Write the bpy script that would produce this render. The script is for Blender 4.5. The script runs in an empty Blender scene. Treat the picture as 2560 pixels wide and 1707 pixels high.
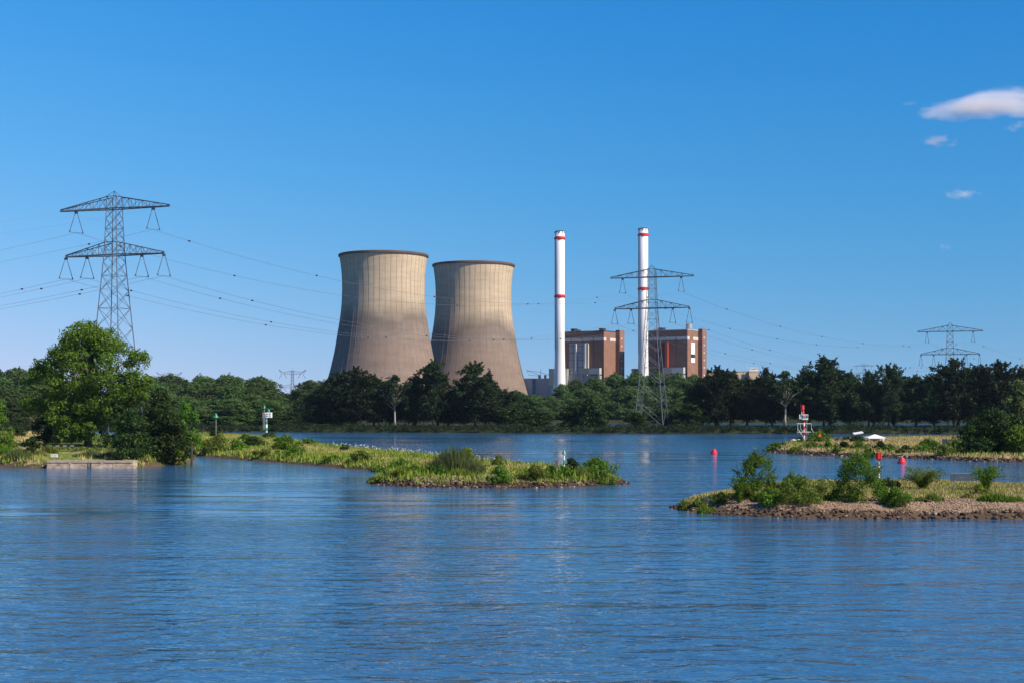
import bpy, math, random
import numpy as np
from mathutils import Vector, Matrix

R = math.radians
S = bpy.context.scene
COL = S.collection

# ------------------------------------------------------------------ camera
F = 3500.0            # focal length in pixels of the 2560-wide photograph
HZ = 1018.0           # horizon row
CH = 10.0             # camera height over the water
cam_d = bpy.data.cameras.new('camera')
cam_d.sensor_width = 36
cam_d.lens = F / 2560 * 36
cam_d.shift_y = (HZ - 853.5) / 2560
cam_d.clip_start = 0.5
cam_d.clip_end = 40000
cam = bpy.data.objects.new('camera', cam_d)
cam.location = (0, 0, CH)
cam.rotation_euler = (R(90), 0, 0)
COL.objects.link(cam)
S.camera = cam

# ------------------------------------------------------------------ light
SUN_EL = 40.0
SUN_H = Vector((0.86, -0.51, 0)).normalized()      # horizontal direction towards the sun
w = bpy.data.worlds.new('World'); S.world = w; w.use_nodes = True
nt = w.node_tree; nt.nodes.clear()
wo = nt.nodes.new('ShaderNodeOutputWorld'); bg = nt.nodes.new('ShaderNodeBackground')
sky = nt.nodes.new('ShaderNodeTexSky'); sky.sky_type = 'NISHITA'; sky.sun_disc = False
sky.sun_elevation = R(SUN_EL)
sky.sun_rotation = math.atan2(SUN_H.x, SUN_H.y)
sky.altitude = 0; sky.air_density = 1.0; sky.dust_density = 0.0; sky.ozone_density = 6.0
# deep polarised blue of the photograph: one response curve per channel
sep = nt.nodes.new('ShaderNodeSeparateColor'); cmb = nt.nodes.new('ShaderNodeCombineColor'); nt.links.new(sky.outputs[0], sep.inputs[0])
for ch, p_, k_ in ((0, 3.5, 6.4 * 0.1 ** 3.5), (1, 1.5, 1.09 * 0.1 ** 1.5), (2, 1.0, 1.13 * 0.1)):
    pw = nt.nodes.new('ShaderNodeMath'); pw.operation = 'POWER'; pw.inputs[1].default_value = p_
    ml = nt.nodes.new('ShaderNodeMath'); ml.operation = 'MULTIPLY'; ml.inputs[1].default_value = k_ * 7.07
    nt.links.new(sep.outputs[ch], pw.inputs[0]); nt.links.new(pw.outputs[0], ml.inputs[0]); nt.links.new(ml.outputs[0], cmb.inputs[ch])
tcw = nt.nodes.new('ShaderNodeTexCoord'); mpw = nt.nodes.new('ShaderNodeMapping'); nrm = nt.nodes.new('ShaderNodeVectorMath'); nrm.operation = 'NORMALIZE'
mpw.inputs['Scale'].default_value = (1, 1, 0.345); mpw.inputs['Location'].default_value = (0, 0, 0.054)   # clear summer air: the pale band stays below the horizon
nt.links.new(tcw.outputs['Generated'], mpw.inputs[0]); nt.links.new(mpw.outputs[0], nrm.inputs[0]); nt.links.new(nrm.outputs[0], sky.inputs[0])
nt.links.new(cmb.outputs[0], bg.inputs[0]); nt.links.new(bg.outputs[0], wo.inputs[0])
bg.inputs[1].default_value = 0.1
sd = bpy.data.lights.new('sun', 'SUN'); sd.energy = 5.0; sd.angle = R(0.5); sd.color = (1.0, 0.88, 0.72)
sun = bpy.data.objects.new('sun', sd); COL.objects.link(sun)
to_sun = Vector((SUN_H.x * math.cos(R(SUN_EL)), SUN_H.y * math.cos(R(SUN_EL)), math.sin(R(SUN_EL))))
sun.rotation_euler = to_sun.to_track_quat('Z', 'Y').to_euler()
sun.location = (300, -300, 400)
S.view_settings.view_transform = 'Standard'; S.view_settings.look = 'None'
S.view_settings.exposure = 0.5; S.view_settings.gamma = 1.0
S.cycles.max_bounces = 6; S.cycles.transparent_max_bounces = 8
S.cycles.volume_bounces = 2

# ------------------------------------------------------------------ helpers
def P(px, py, Y):                     # photo pixel at a distance -> point
    return Vector(((px - 1280) * Y / F, Y, CH + (HZ - py) * Y / F))
def G(px, py, z=0.0):                 # photo pixel on the level z -> point
    Y = (CH - z) * F / (py - HZ)
    return Vector(((px - 1280) * Y / F, Y, z))

def link(o, parent=None):
    COL.objects.link(o)
    if parent is not None: o.parent = parent
    return o
def tag(o, label=None, cat=None, group=None, kind=None):
    if label: o['label'] = label
    if cat: o['category'] = cat
    if group: o['group'] = group
    if kind: o['kind'] = kind
    return o
def empty(name, loc, label, cat, group=None, rz=0.0):
    o = bpy.data.objects.new(name, None); o.empty_display_size = 0.5
    o.location = loc; o.rotation_euler = (0, 0, rz); COL.objects.link(o)
    return tag(o, label, cat, group)

class MB:
    """collects polygons, builds one mesh object"""
    def __init__(s): s.v = []; s.f = []; s.m = []
    def add(s, vs, fs, m=0):
        b = len(s.v); s.v += [tuple(x) for x in vs]
        s.f += [tuple(i + b for i in q) for q in fs]; s.m += [m] * len(fs); return s
    def box(s, c, d, m=0, rz=0.0):
        x, y, z = d[0] / 2, d[1] / 2, d[2] / 2
        co, si = math.cos(rz), math.sin(rz); vs = []
        for k in (-z, z):
            for a, b in ((-x, -y), (x, -y), (x, y), (-x, y)):
                vs.append((c[0] + a * co - b * si, c[1] + a * si + b * co, c[2] + k))
        return s.add(vs, [(3, 2, 1, 0), (4, 5, 6, 7), (0, 1, 5, 4), (1, 2, 6, 5), (2, 3, 7, 6), (3, 0, 4, 7)], m)
    def bar(s, p, q, r, n=4, m=0, r2=None):
        p, q = Vector(p), Vector(q); d = q - p
        if d.length < 1e-6: return s
        d.normalize(); a = d.orthogonal().normalized(); b = d.cross(a)
        r2 = r if r2 is None else r2; vs = []
        for c, rr in ((p, r), (q, r2)):
            for k in range(n):
                t = 2 * math.pi * k / n + 0.4
                vs.append(c + a * math.cos(t) * rr + b * math.sin(t) * rr)
        fs = [(k, (k + 1) % n, n + (k + 1) % n, n + k) for k in range(n)]
        fs += [tuple(range(n - 1, -1, -1)), tuple(range(n, 2 * n))]
        return s.add(vs, fs, m)
    def tube(s, pts, rad, n=6, m=0):
        pts = [Vector(p) for p in pts]; vs = []
        for i, p in enumerate(pts):
            d = (pts[min(i + 1, len(pts) - 1)] - pts[max(i - 1, 0)]).normalized()
            a = d.cross(Vector((0.31, 0.2, 0.93)));
            if a.length < 0.05: a = d.cross(Vector((1, 0, 0)))
            a.normalize(); b = d.cross(a)
            rr = rad[i] if hasattr(rad, '__len__') else rad
            for k in range(n):
                t = 2 * math.pi * k / n; vs.append(p + a * math.cos(t) * rr + b * math.sin(t) * rr)
        fs = []
        for i in range(len(pts) - 1):
            for k in range(n):
                fs.append((i * n + k, i * n + (k + 1) % n, (i + 1) * n + (k + 1) % n, (i + 1) * n + k))
        fs += [tuple(range(n - 1, -1, -1)), tuple(range((len(pts) - 1) * n, len(pts) * n))]
        return s.add(vs, fs, m)
    def lathe(s, prof, n=32, c=(0, 0, 0), mats=None, cap=True):
        vs = []
        for r, z in prof:
            for k in range(n):
                t = 2 * math.pi * k / n; vs.append((c[0] + r * math.cos(t), c[1] + r * math.sin(t), c[2] + z))
        for i in range(len(prof) - 1):
            fs = [(i * n + k, i * n + (k + 1) % n, (i + 1) * n + (k + 1) % n, (i + 1) * n + k) for k in range(n)]
            if i == 0: b = len(s.v); s.v += [tuple(x) for x in vs]
            s.f += [tuple(j + b for j in q) for q in fs]; s.m += [mats[i] if mats else 0] * n
        if cap:
            s.f += [tuple(b + k for k in range(n - 1, -1, -1)), tuple(b + (len(prof) - 1) * n + k for k in range(n))]
            s.m += [mats[0] if mats else 0, mats[-1] if mats else 0]
        return s
    def build(s, name, mats, parent=None, smooth=False):
        me = bpy.data.meshes.new(name); me.from_pydata(s.v, [], s.f); me.update()
        for m in (mats if isinstance(mats, (list, tuple)) else [mats]): me.materials.append(m)
        me.polygons.foreach_set('material_index', np.array(s.m, dtype=np.int32))
        if smooth: me.polygons.foreach_set('use_smooth', np.ones(len(s.f), dtype=bool))
        return link(bpy.data.objects.new(name, me), parent)

def np_mesh(name, V, Q, mat):
    """V (N,3), Q (M,k) -> mesh data"""
    k = Q.shape[1]; me = bpy.data.meshes.new(name)
    me.vertices.add(len(V)); me.vertices.foreach_set('co', V.astype(np.float32).ravel())
    me.loops.add(Q.size); me.loops.foreach_set('vertex_index', Q.astype(np.int32).ravel())
    me.polygons.add(len(Q)); me.polygons.foreach_set('loop_start', np.arange(0, Q.size, k, dtype=np.int32))
    me.update(calc_edges=True); me.materials.append(mat); return me

# ------------------------------------------------------------------ materials
def new_mat(name):
    m = bpy.data.materials.new(name); m.use_nodes = True
    n = m.node_tree; return m, n, n.nodes['Principled BSDF']
def noise_node(n, scale, detail=4, coord='Object', rough=0.55, stretch=None, shift=0.0):
    tc = n.nodes.new('ShaderNodeTexCoord'); t = n.nodes.new('ShaderNodeTexNoise')
    t.inputs['Scale'].default_value = scale; t.inputs['Detail'].default_value = detail
    t.inputs['Roughness'].default_value = rough
    if stretch:
        mp = n.nodes.new('ShaderNodeMapping'); mp.inputs['Scale'].default_value = stretch; mp.inputs['Location'].default_value = (shift, shift * .7, shift * .3)
        n.links.new(tc.outputs[coord], mp.inputs[0]); n.links.new(mp.outputs[0], t.inputs['Vector'])
    else: n.links.new(tc.outputs[coord], t.inputs['Vector'])
    return t
def ramp(n, fac, stops):
    r = n.nodes.new('ShaderNodeValToRGB'); e = r.color_ramp.elements
    while len(e) < len(stops): e.new(0.5)
    for k, (p, c) in enumerate(stops): e[k].position = p; e[k].color = (*c, 1)
    n.links.new(fac, r.inputs[0]); return r
def mixc(n, mode, fac, a, b):
    x = n.nodes.new('ShaderNodeMix'); x.data_type = 'RGBA'; x.blend_type = mode
    for sock, v in ((x.inputs[0], fac), (x.inputs[6], a), (x.inputs[7], b)):
        if hasattr(v, 'links') or hasattr(v, 'is_linked'): n.links.new(v, sock)
        elif isinstance(v, (int, float)): sock.default_value = v
        else: sock.default_value = (*v, 1)
    return x.outputs[2]
def paint(name, c, rough=0.6, var=0.15, scale=1.5, metal=0.0, stretch=None, bump=0.0):
    m, n, b = new_mat(name)
    t = noise_node(n, scale, 5, stretch=stretch)
    lo = tuple(x * (1 - var) for x in c); hi = tuple(min(1, x * (1 + var)) for x in c)
    r = ramp(n, t.outputs[0], [(0.3, lo), (0.7, hi)])
    n.links.new(r.outputs[0], b.inputs['Base Color'])
    b.inputs['Roughness'].default_value = rough; b.inputs['Metallic'].default_value = metal
    if bump:
        bp = n.nodes.new('ShaderNodeBump'); bp.inputs['Strength'].default_value = bump
        n.links.new(t.outputs[0], bp.inputs['Height']); n.links.new(bp.outputs[0], b.inputs['Normal'])
    return m
def foliage(name, c, alt, trans=0.3, objvar=0.25):
    """leaf cards: colour varies leaf to leaf and plant to plant"""
    m = bpy.data.materials.new(name); m.use_nodes = True; n = m.node_tree; n.nodes.clear()
    out = n.nodes.new('ShaderNodeOutputMaterial'); g = n.nodes.new('ShaderNodeNewGeometry')
    r = ramp(n, g.outputs['Random Per Island'], [(0.0, c), (1.0, alt)])
    oi = n.nodes.new('ShaderNodeObjectInfo')
    h = n.nodes.new('ShaderNodeHueSaturation')
    mv = n.nodes.new('ShaderNodeMapRange'); mv.inputs[3].default_value = 1 - objvar; mv.inputs[4].default_value = 1 + objvar
    n.links.new(oi.outputs['Random'], mv.inputs[0]); n.links.new(mv.outputs[0], h.inputs['Value'])
    mh = n.nodes.new('ShaderNodeMapRange'); mh.inputs[3].default_value = 0.485; mh.inputs[4].default_value = 0.515
    n.links.new(oi.outputs['Random'], mh.inputs[0]); n.links.new(mh.outputs[0], h.inputs['Hue'])
    n.links.new(r.outputs[0], h.inputs['Color'])
    d = n.nodes.new('ShaderNodeBsdfDiffuse'); t = n.nodes.new('ShaderNodeBsdfTranslucent')
    gl = n.nodes.new('ShaderNodeBsdfGlossy'); gl.inputs['Roughness'].default_value = 0.45
    n.links.new(h.outputs[0], d.inputs[0]); n.links.new(h.outputs[0], t.inputs[0])
    gl.inputs[0].default_value = (1, 1, 1, 1)
    mx = n.nodes.new('ShaderNodeMixShader'); mx.inputs[0].default_value = trans
    n.links.new(d.outputs[0], mx.inputs[1]); n.links.new(t.outputs[0], mx.inputs[2])
    m2 = n.nodes.new('ShaderNodeMixShader'); m2.inputs[0].default_value = 0.006
    n.links.new(mx.outputs[0], m2.inputs[1]); n.links.new(gl.outputs[0], m2.inputs[2])
    n.links.new(m2.outputs[0], out.inputs[0]); return m
def random_mat(name, stops, rough=0.85):
    m, n, b = new_mat(name); g = n.nodes.new('ShaderNodeNewGeometry')
    r = ramp(n, g.outputs['Random Per Island'], stops)
    n.links.new(r.outputs[0], b.inputs['Base Color']); b.inputs['Roughness'].default_value = rough
    b.inputs['Specular IOR Level'].default_value = 0.2
    return m
def ground_mat(name, stops, scale=0.15, fine=2.0):
    m, n, b = new_mat(name)
    t = noise_node(n, scale, 6, rough=0.65); t2 = noise_node(n, fine, 4)
    r = ramp(n, t.outputs[0], stops)
    r2 = ramp(n, t2.outputs[0], [(0.25, (0.6, 0.6, 0.6)), (0.75, (1.25, 1.25, 1.25))])
    n.links.new(mixc(n, 'MULTIPLY', 1.0, r.outputs[0], r2.outputs[0]), b.inputs['Base Color'])
    b.inputs['Roughness'].default_value = 0.95; b.inputs['Specular IOR Level'].default_value = 0.1
    return m

M = {}
M['leaf_poplar'] = foliage('poplar_leaves', (0.044, 0.112, 0.012), (0.140, 0.245, 0.028), 0.35, 0.08)
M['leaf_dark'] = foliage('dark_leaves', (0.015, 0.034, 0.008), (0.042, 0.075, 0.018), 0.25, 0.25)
M['leaf_bank_shade'] = foliage('shaded_far_bank_leaves', (0.012, 0.028, 0.012), (0.036, 0.060, 0.022), 0.2, 0.5)  # dense shade of the far-bank crowns is put into the leaf colour
M['leaf_wood'] = foliage('wood_leaves', (0.036, 0.075, 0.022), (0.10, 0.155, 0.04), 0.25, 0.3)
M['leaf_green'] = foliage('bush_leaves', (0.042, 0.10, 0.010), (0.14, 0.23, 0.022), 0.3, 0.2)
M['leaf_olive'] = foliage('olive_leaves', (0.065, 0.10, 0.016), (0.18, 0.22, 0.035), 0.3, 0.2)
M['leaf_yellow'] = foliage('yellow_green_leaves', (0.09, 0.14, 0.012), (0.22, 0.26, 0.03), 0.35, 0.15)
M['leaf_willow'] = foliage('willow_leaves', (0.06, 0.085, 0.028), (0.13, 0.15, 0.05), 0.3, 0.15)
M['leaf_scrub_shade'] = foliage('shaded_scrub_leaves', (0.010, 0.024, 0.009), (0.028, 0.048, 0.016), 0.15, 0.2)  # leaf colour darkened to paint in the scrub's self-shade
M['bark'] = paint('bark', (0.13, 0.095, 0.065), 0.9, 0.4, 1.5, stretch=(1, 1, 0.3))
M['bark_dark'] = paint('bark_dark', (0.04, 0.034, 0.028), 0.9, 0.3, 1.0)
M['bark_pale'] = paint('bark_pale', (0.30, 0.27, 0.22), 0.9, 0.25, 1.0)
M['steel'] = paint('lattice_steel', (0.11, 0.13, 0.16), 0.6, 0.15, 0.3, 0.15)
M['wire'] = paint('wire_aluminium', (0.22, 0.23, 0.24), 0.5, 0.1, 0.1, 0.5)
M['spacer'] = paint('spacer_black', (0.02, 0.02, 0.022), 0.6)
M['white'] = paint('white_paint', (0.78, 0.77, 0.75), 0.5, 0.05, 0.6)
M['red'] = paint('red_paint', (0.62, 0.02, 0.015), 0.45, 0.12, 1.0)
M['buoy_red'] = paint('buoy_red', (0.60, 0.018, 0.035), 0.45, 0.15, 2.0)
M['green_sig'] = paint('signal_green', (0.01, 0.24, 0.15), 0.45, 0.12, 1.0)
M['dark'] = paint('dark_panel', (0.02, 0.022, 0.028), 0.6)
M['galv'] = paint('galvanised_steel', (0.22, 0.23, 0.24), 0.5, 0.1, 1.0, 0.3)

# ------------------------------------------------------------------ water
def water_mat():
    m, n, b = new_mat('water')
    b.inputs['Base Color'].default_value = (0.033, 0.102, 0.195, 1)
    b.inputs['Roughness'].default_value = 0.09; b.inputs['IOR'].default_value = 1.33
    geo = n.nodes.new('ShaderNodeNewGeometry')
    def tex(scale, stretch, detail, rot=0.0, dist=0.0):
        mp = n.nodes.new('ShaderNodeMapping'); mp.inputs['Scale'].default_value = stretch
        mp.inputs['Rotation'].default_value = (0, 0, rot)
        t = n.nodes.new('ShaderNodeTexNoise'); t.inputs['Scale'].default_value = scale
        t.inputs['Detail'].default_value = detail; t.inputs['Distortion'].default_value = dist
        n.links.new(geo.outputs['Position'], mp.inputs[0]); n.links.new(mp.outputs[0], t.inputs['Vector']); return t
    small = tex(0.9, (0.55, 1.0, 1), 3, 0.12, 0.3)
    mid = tex(0.17, (0.22, 1.0, 1), 2, -0.06, 0.4)
    patch = tex(0.012, (0.6, 1.6, 1), 3, 0.05, 1.0)
    amp = n.nodes.new('ShaderNodeMapRange'); amp.inputs[1].default_value = 0.35; amp.inputs[2].default_value = 0.65
    amp.inputs[3].default_value = 0.12; amp.inputs[4].default_value = 1.5
    n.links.new(patch.outputs[0], amp.inputs[0])
    mul = n.nodes.new('ShaderNodeMath'); mul.operation = 'MULTIPLY'
    n.links.new(small.outputs[0], mul.inputs[0]); n.links.new(amp.outputs[0], mul.inputs[1])
    b1 = n.nodes.new('ShaderNodeBump'); b1.inputs['Strength'].default_value = 1.0; b1.inputs['Distance'].default_value = 0.27
    b2 = n.nodes.new('ShaderNodeBump'); b2.inputs['Strength'].default_value = 1.0; b2.inputs['Distance'].default_value = 0.45
    n.links.new(mul.outputs[0], b1.inputs['Height']); n.links.new(mid.outputs[0], b2.inputs['Height'])
    n.links.new(b2.outputs[0], b1.inputs['Normal']); n.links.new(b1.outputs[0], b.inputs['Normal'])
    return m
wm = MB(); wm.add([(-9000, -150, 0), (9000, -150, 0), (9000, 16000, 0), (-9000, 16000, 0)], [(0, 1, 2, 3)])
tag(wm.build('water', water_mat()), kind='structure')

# ------------------------------------------------------------------ land
def vnoise(x, y, s, seed=0):
    r = np.random.RandomState(seed); o = np.zeros_like(x)
    for k in range(6):
        a = r.uniform(0, 6.28); f = s * (1.0 + 0.75 * k); p = r.uniform(0, 6.28)
        o = o + np.sin((x * np.cos(a) + y * np.sin(a)) * f + p) / (1 + 0.5 * k)
    return o / 3.2
class Land:
    def __init__(s, name, outline, top, slope, step, mats, classify=None, rough=0.1, world=False, seed=1):
        s.poly = np.array([(p[0], p[1]) if world else tuple(G(*p))[:2] for p in outline]); s.top = top; s.slope = slope
        s.rough = rough; s.seed = seed
        lo = s.poly.min(0) - 4; hi = s.poly.max(0) + 4
        nx, ny = int((hi[0] - lo[0]) / step) + 2, int((hi[1] - lo[1]) / step) + 2
        X, Yg = np.meshgrid(lo[0] + np.arange(nx) * step, lo[1] + np.arange(ny) * step)
        rs = np.random.RandomState(seed); X = X + rs.uniform(-.3, .3, X.shape) * step; Yg = Yg + rs.uniform(-.3, .3, X.shape) * step
        D = s.dist(X.ravel(), Yg.ravel()).reshape(X.shape); Z = s.zof(X, Yg, D)
        i = np.arange(nx * ny).reshape(ny, nx)
        Q = np.stack([i[:-1, :-1], i[:-1, 1:], i[1:, 1:], i[1:, :-1]], -1).reshape(-1, 4)
        keep = (D.ravel()[Q].max(1) > -1.2 / slope); Q = Q[keep]
        used = np.unique(Q); mp = np.zeros(nx * ny, int); mp[used] = np.arange(len(used))
        V = np.stack([X.ravel(), Yg.ravel(), Z.ravel()], 1)[used]
        me = np_mesh(name, V, mp[Q], mats[0])
        for m in mats[1:]: me.materials.append(m)
        if classify is not None:
            c = V[mp[Q]].mean(1); d = s.dist(c[:, 0], c[:, 1])
            me.polygons.foreach_set('material_index', classify(c[:, 0], c[:, 1], d).astype(np.int32))
        me.polygons.foreach_set('use_smooth', np.ones(len(Q), dtype=bool))
        s.obj = tag(link(bpy.data.objects.new(name, me)), kind='structure')
    def dist(s, x, y):
        p = s.poly; n = len(p); best = np.full(x.shape, 1e12); inside = np.zeros(x.shape, bool)
        for k in range(n):
            a, b = p[k], p[(k + 1) % n]; e = b - a; L = e @ e
            t = np.clip(((x - a[0]) * e[0] + (y - a[1]) * e[1]) / L, 0, 1)
            best = np.minimum(best, (x - a[0] - t * e[0]) ** 2 + (y - a[1] - t * e[1]) ** 2)
            c = ((a[1] > y) != (b[1] > y)); 
            with np.errstate(divide='ignore', invalid='ignore'):
                xi = a[0] + (y - a[1]) * e[0] / (e[1] if e[1] != 0 else 1e-9)
            inside ^= c & (x < xi)
        return np.where(inside, 1, -1) * np.sqrt(best)
    def zof(s, x, y, d):
        d = d + vnoise(x, y, 0.9, s.seed) * min(1.0, 0.5 / s.slope) * 0.5
        z = np.where(d * s.slope < s.top, d * s.slope, s.top)
        k = np.clip(d * s.slope / s.top, 0, 1); z = np.where(d > 0, s.top * (1 - (1 - k) ** 1.6), np.maximum(z, -1.0))
        return z + np.clip(d / 4, 0, 1) * s.rough * vnoise(x, y, 0.25, s.seed + 5)
    def h(s, x, y):
        x = np.atleast_1d(np.asarray(x, float)); y = np.atleast_1d(np.asarray(y, float))
        return s.zof(x, y, s.dist(x, y))
    def at(s, px, py):
        z = s.top * 0.8
        for _ in range(8):
            p = G(px, py, z); z = float(s.h(p.x, p.y)[0]) * 0.5 + z * 0.5
        p.z = float(s.h(p.x, p.y)[0]); return p
    def scatter(s, n, rs, dmin=0.05):
        lo, hi = s.poly.min(0), s.poly.max(0); out = []
        while sum(map(len, out)) < n:
            q = rs.uniform(lo, hi, (n * 2, 2)); d = s.dist(q[:, 0], q[:, 1]); k = d > dmin
            out.append(np.concatenate([q[k], d[k][:, None]], 1))
        return np.concatenate(out)[:n]

GM = {
 'meadow': ground_mat('dry_meadow', [(0.3, (0.20, 0.155, 0.07)), (0.5, (0.30, 0.235, 0.115)), (0.7, (0.13, 0.14, 0.045))], 0.12, 1.5),
 'lawn': ground_mat('short_lawn', [(0.3, (0.10, 0.15, 0.04)), (0.5, (0.17, 0.20, 0.055)), (0.75, (0.23, 0.20, 0.09))], 0.15, 1.5),
 'gravel': ground_mat('gravel_ground', [(0.3, (0.21, 0.145, 0.095)), (0.7, (0.31, 0.225, 0.155))], 0.6, 5.0),
 'mud': ground_mat('wet_bank_soil', [(0.3, (0.06, 0.042, 0.027)), (0.7, (0.125, 0.088, 0.058))], 0.5, 3.0),
 'herb': ground_mat('herb_ground', [(0.3, (0.06, 0.085, 0.02)), (0.5, (0.12, 0.135, 0.035)), (0.7, (0.26, 0.21, 0.10))], 0.06, 1.0),
 'woodland': ground_mat('woodland_floor', [(0.3, (0.018, 0.026, 0.010)), (0.7, (0.035, 0.042, 0.016))], 0.05, 0.5),
}
def cls_island(x, y, d):
    n = vnoise(x, y, 0.8, 3)
    o = np.zeros(len(x), int)
    front = y < 134.5 + n * 1.4 - 0.02 * (x - 40)
    o[front] = 1; o[d < 1.6 + 0.8 * n] = 2; return o
isl_r = Land('island_ground', [(1676, 1268), (1700, 1274), (1730, 1279), (1800, 1285), (1900, 1291), (2000, 1294), (2200, 1296), (2400, 1296), (2560, 1297), (2900, 1300),
        (2900, 1236), (2560, 1233), (2400, 1226), (2200, 1225), (2000, 1226), (1900, 1229), (1840, 1236), (1790, 1246), (1720, 1258), (1690, 1264)],
        1.25, 0.28, 0.5, [GM['meadow'], GM['gravel'], GM['mud']], cls_island, 0.10, seed=11)
def cls_spit(x, y, d):
    n = vnoise(x, y, 0.35, 4); o = np.zeros(len(x), int); o[d < 1.3 + 0.6 * n] = 2
    px = 1280 + x / y * F
    g = (px > 1120) & (px < 1345) & (y < 189 + 1.5 * n) & (y > 178); g |= (px > 985) & (px < 1075) & (y < 190) & (y > 184)
    o[g & (d > 1.5)] = 1; return o
spit = Land('spit_ground', [(420, 1141), (480, 1139), (560, 1146), (650, 1152), (760, 1161), (860, 1171), (950, 1178), (985, 1186), (940, 1195), (922, 1204), (935, 1210), (980, 1214), (1050, 1217), (1200, 1219),
        (1350, 1218), (1450, 1215), (1520, 1211), (1572, 1208), (1530, 1201), (1480, 1190), (1400, 1180), (1300, 1172), (1200, 1163), (1100, 1153), (1000, 1141), (900, 1131), (830, 1122),
        (794, 1115), (740, 1110), (690, 1100), (600, 1094), (500, 1090), (380, 1087), (300, 1087), (300, 1136)],
        1.0, 0.30, 1.0, [GM['herb'], GM['gravel'], GM['mud']], cls_spit, 0.12, seed=21)
def cls_left(x, y, d):
    px = 1280 + x / y * F; n = vnoise(x, y, 0.3, 6)
    o = np.ones(len(x), int); o[(px > 95) & (px < 345) & (y < 262 + 6 * n)] = 0; o[(px > 85) & (y > 275 + 8 * n)] = 3; o[d < 1.2] = 2; return o  # dark floor colour at the back paints the shade under the poplar
left = Land('bank_ground', [(-500, 1166), (-60, 1167), (60, 1169), (112, 1170), (118, 1168.6), (332, 1168.6), (340, 1169), (400, 1164), (470, 1157), (490, 1146), (480, 1128), (440, 1112), (330, 1096), (200, 1090), (0, 1088), (-500, 1088)],
        1.35, 0.5, 1.5, [GM['lawn'], GM['meadow'], GM['mud'], GM['woodland']], cls_left, 0.08, seed=31)
def cls_spitr(x, y, d):
    o = np.zeros(len(x), int); o[d < 1.6 + 0.7 * vnoise(x, y, 0.4, 8)] = 1; return o
spit_r = Land('camp_spit_ground', [(1908, 1127), (1960, 1132), (2050, 1137), (2150, 1141), (2250, 1144), (2350, 1148), (2450, 1153), (2650, 1156), (3000, 1156),
        (3000, 1098), (2560, 1097), (2400, 1098), (2250, 1099), (2150, 1101), (2050, 1104), (1990, 1108), (1950, 1114), (1920, 1121)],
        1.0, 0.25, 1.2, [GM['meadow'], GM['mud']], cls_spitr, 0.10, seed=41)
bank = Land('far_bank_ground', [(-1100, 600), (-460, 588), (-220, 582), (-127, 578), (-40, 560), (35, 540), (110, 532), (200, 528), (400, 528), (1100, 520), (1100, 640), (400, 640), (100, 640), (60, 650), (0, 690), (-1100, 700)],
        2.0, 0.30, 6.0, [GM['woodland']], None, 0.15, world=True, seed=51)
fl = MB(); zt = 1.9
front = [(-9000, 650), (-1100, 650), (0, 655), (30, 820), (60, 900), (300, 930), (1500, 930), (9000, 1200)]
vs = [(x, y, zt) for x, y in front] + [(9000, 16000, zt), (-9000, 16000, zt)] + [(x, y - 8, -1) for x, y in front]
fl.add(vs, [tuple(range(10))] + [(10 + k, 10 + k + 1, k + 1, k) for k in range(7)])
tag(fl.build('terrain', GM['woodland']), kind='structure')

# ------------------------------------------------------------------ foliage meshes
def quads(C, Nn, size, rs, aspect=0.7, updir=None, upmix=0.0):
    n = len(C); t = rs.normal(size=(n, 3))
    if updir is not None: t = t * (1 - upmix) + np.asarray(updir) * upmix * 1.5
    Nn = Nn / (np.linalg.norm(Nn, axis=1, keepdims=True) + 1e-9)
    t = t - (t * Nn).sum(1, keepdims=True) * Nn; t /= np.linalg.norm(t, axis=1, keepdims=True) + 1e-9
    b = np.cross(Nn, t); sz = np.asarray(size).reshape(-1, 1) * 0.5
    k = rs.uniform(-.3, .3, (n, 1))
    V = np.stack([C - t * sz, C + b * sz * aspect + t * sz * k, C + t * sz, C - b * sz * aspect + t * sz * k], 1).reshape(-1, 3)
    return V, np.arange(4 * n).reshape(n, 4)
def rand_dirs(n, rs):
    d = rs.normal(size=(n, 3)); return d / np.linalg.norm(d, axis=1, keepdims=True)
def blobs_mesh(name, B, rad, per, leaf, mat, rs, squash=0.8, tilt=0.7, droop=0.0, sprays=0, slen=(0.8, 2.4)):
    B = np.asarray(B); rad = np.asarray(rad); n = len(B)
    idx = np.repeat(np.arange(n), per); d = rand_dirs(len(idx), rs)
    d[:, 2] = np.where((d[:, 2] < -0.2) & (rs.rand(len(idx)) < 0.5), -d[:, 2], d[:, 2])
    rr = rad[idx] * (0.5 + 0.55 * rs.rand(len(idx)) ** 0.6 + 0.28 * rs.rand(len(idx)) ** 6)
    C = B[idx] + d * rr[:, None] * np.array([1, 1, squash])
    if droop: C[:, 2] -= droop * rs.rand(len(idx)) ** 2 * rad[idx]
    N = d + rs.normal(size=d.shape) * tilt
    if sprays:                             # loose leafy twigs that break the outline of the clumps
        ctr = B.mean(0); out = []
        for k in range(sprays):
            b0 = B[rs.randint(n)]; o_ = (b0 - ctr) / (np.abs(B - ctr).max(0) + 1e-6) + np.array([0, 0, .15]) + rs.normal(size=3) * .45; o_ /= np.linalg.norm(o_)
            t = rs.rand(22); out.append(b0 + o_ * (rad.mean() * .5 + t * rs.uniform(*slen))[:, None] + rand_dirs(22, rs) * (leaf * .5))
        C2 = np.concatenate(out); C = np.concatenate([C, C2]); N = np.concatenate([N, rand_dirs(len(C2), rs)]); idx = np.concatenate([idx, np.zeros(len(C2), int)])
    V, Q = quads(C, N, leaf * rs.uniform(0.6, 1.3, len(idx)), rs, 0.75)
    return np_mesh(name, V, Q, mat)
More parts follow.
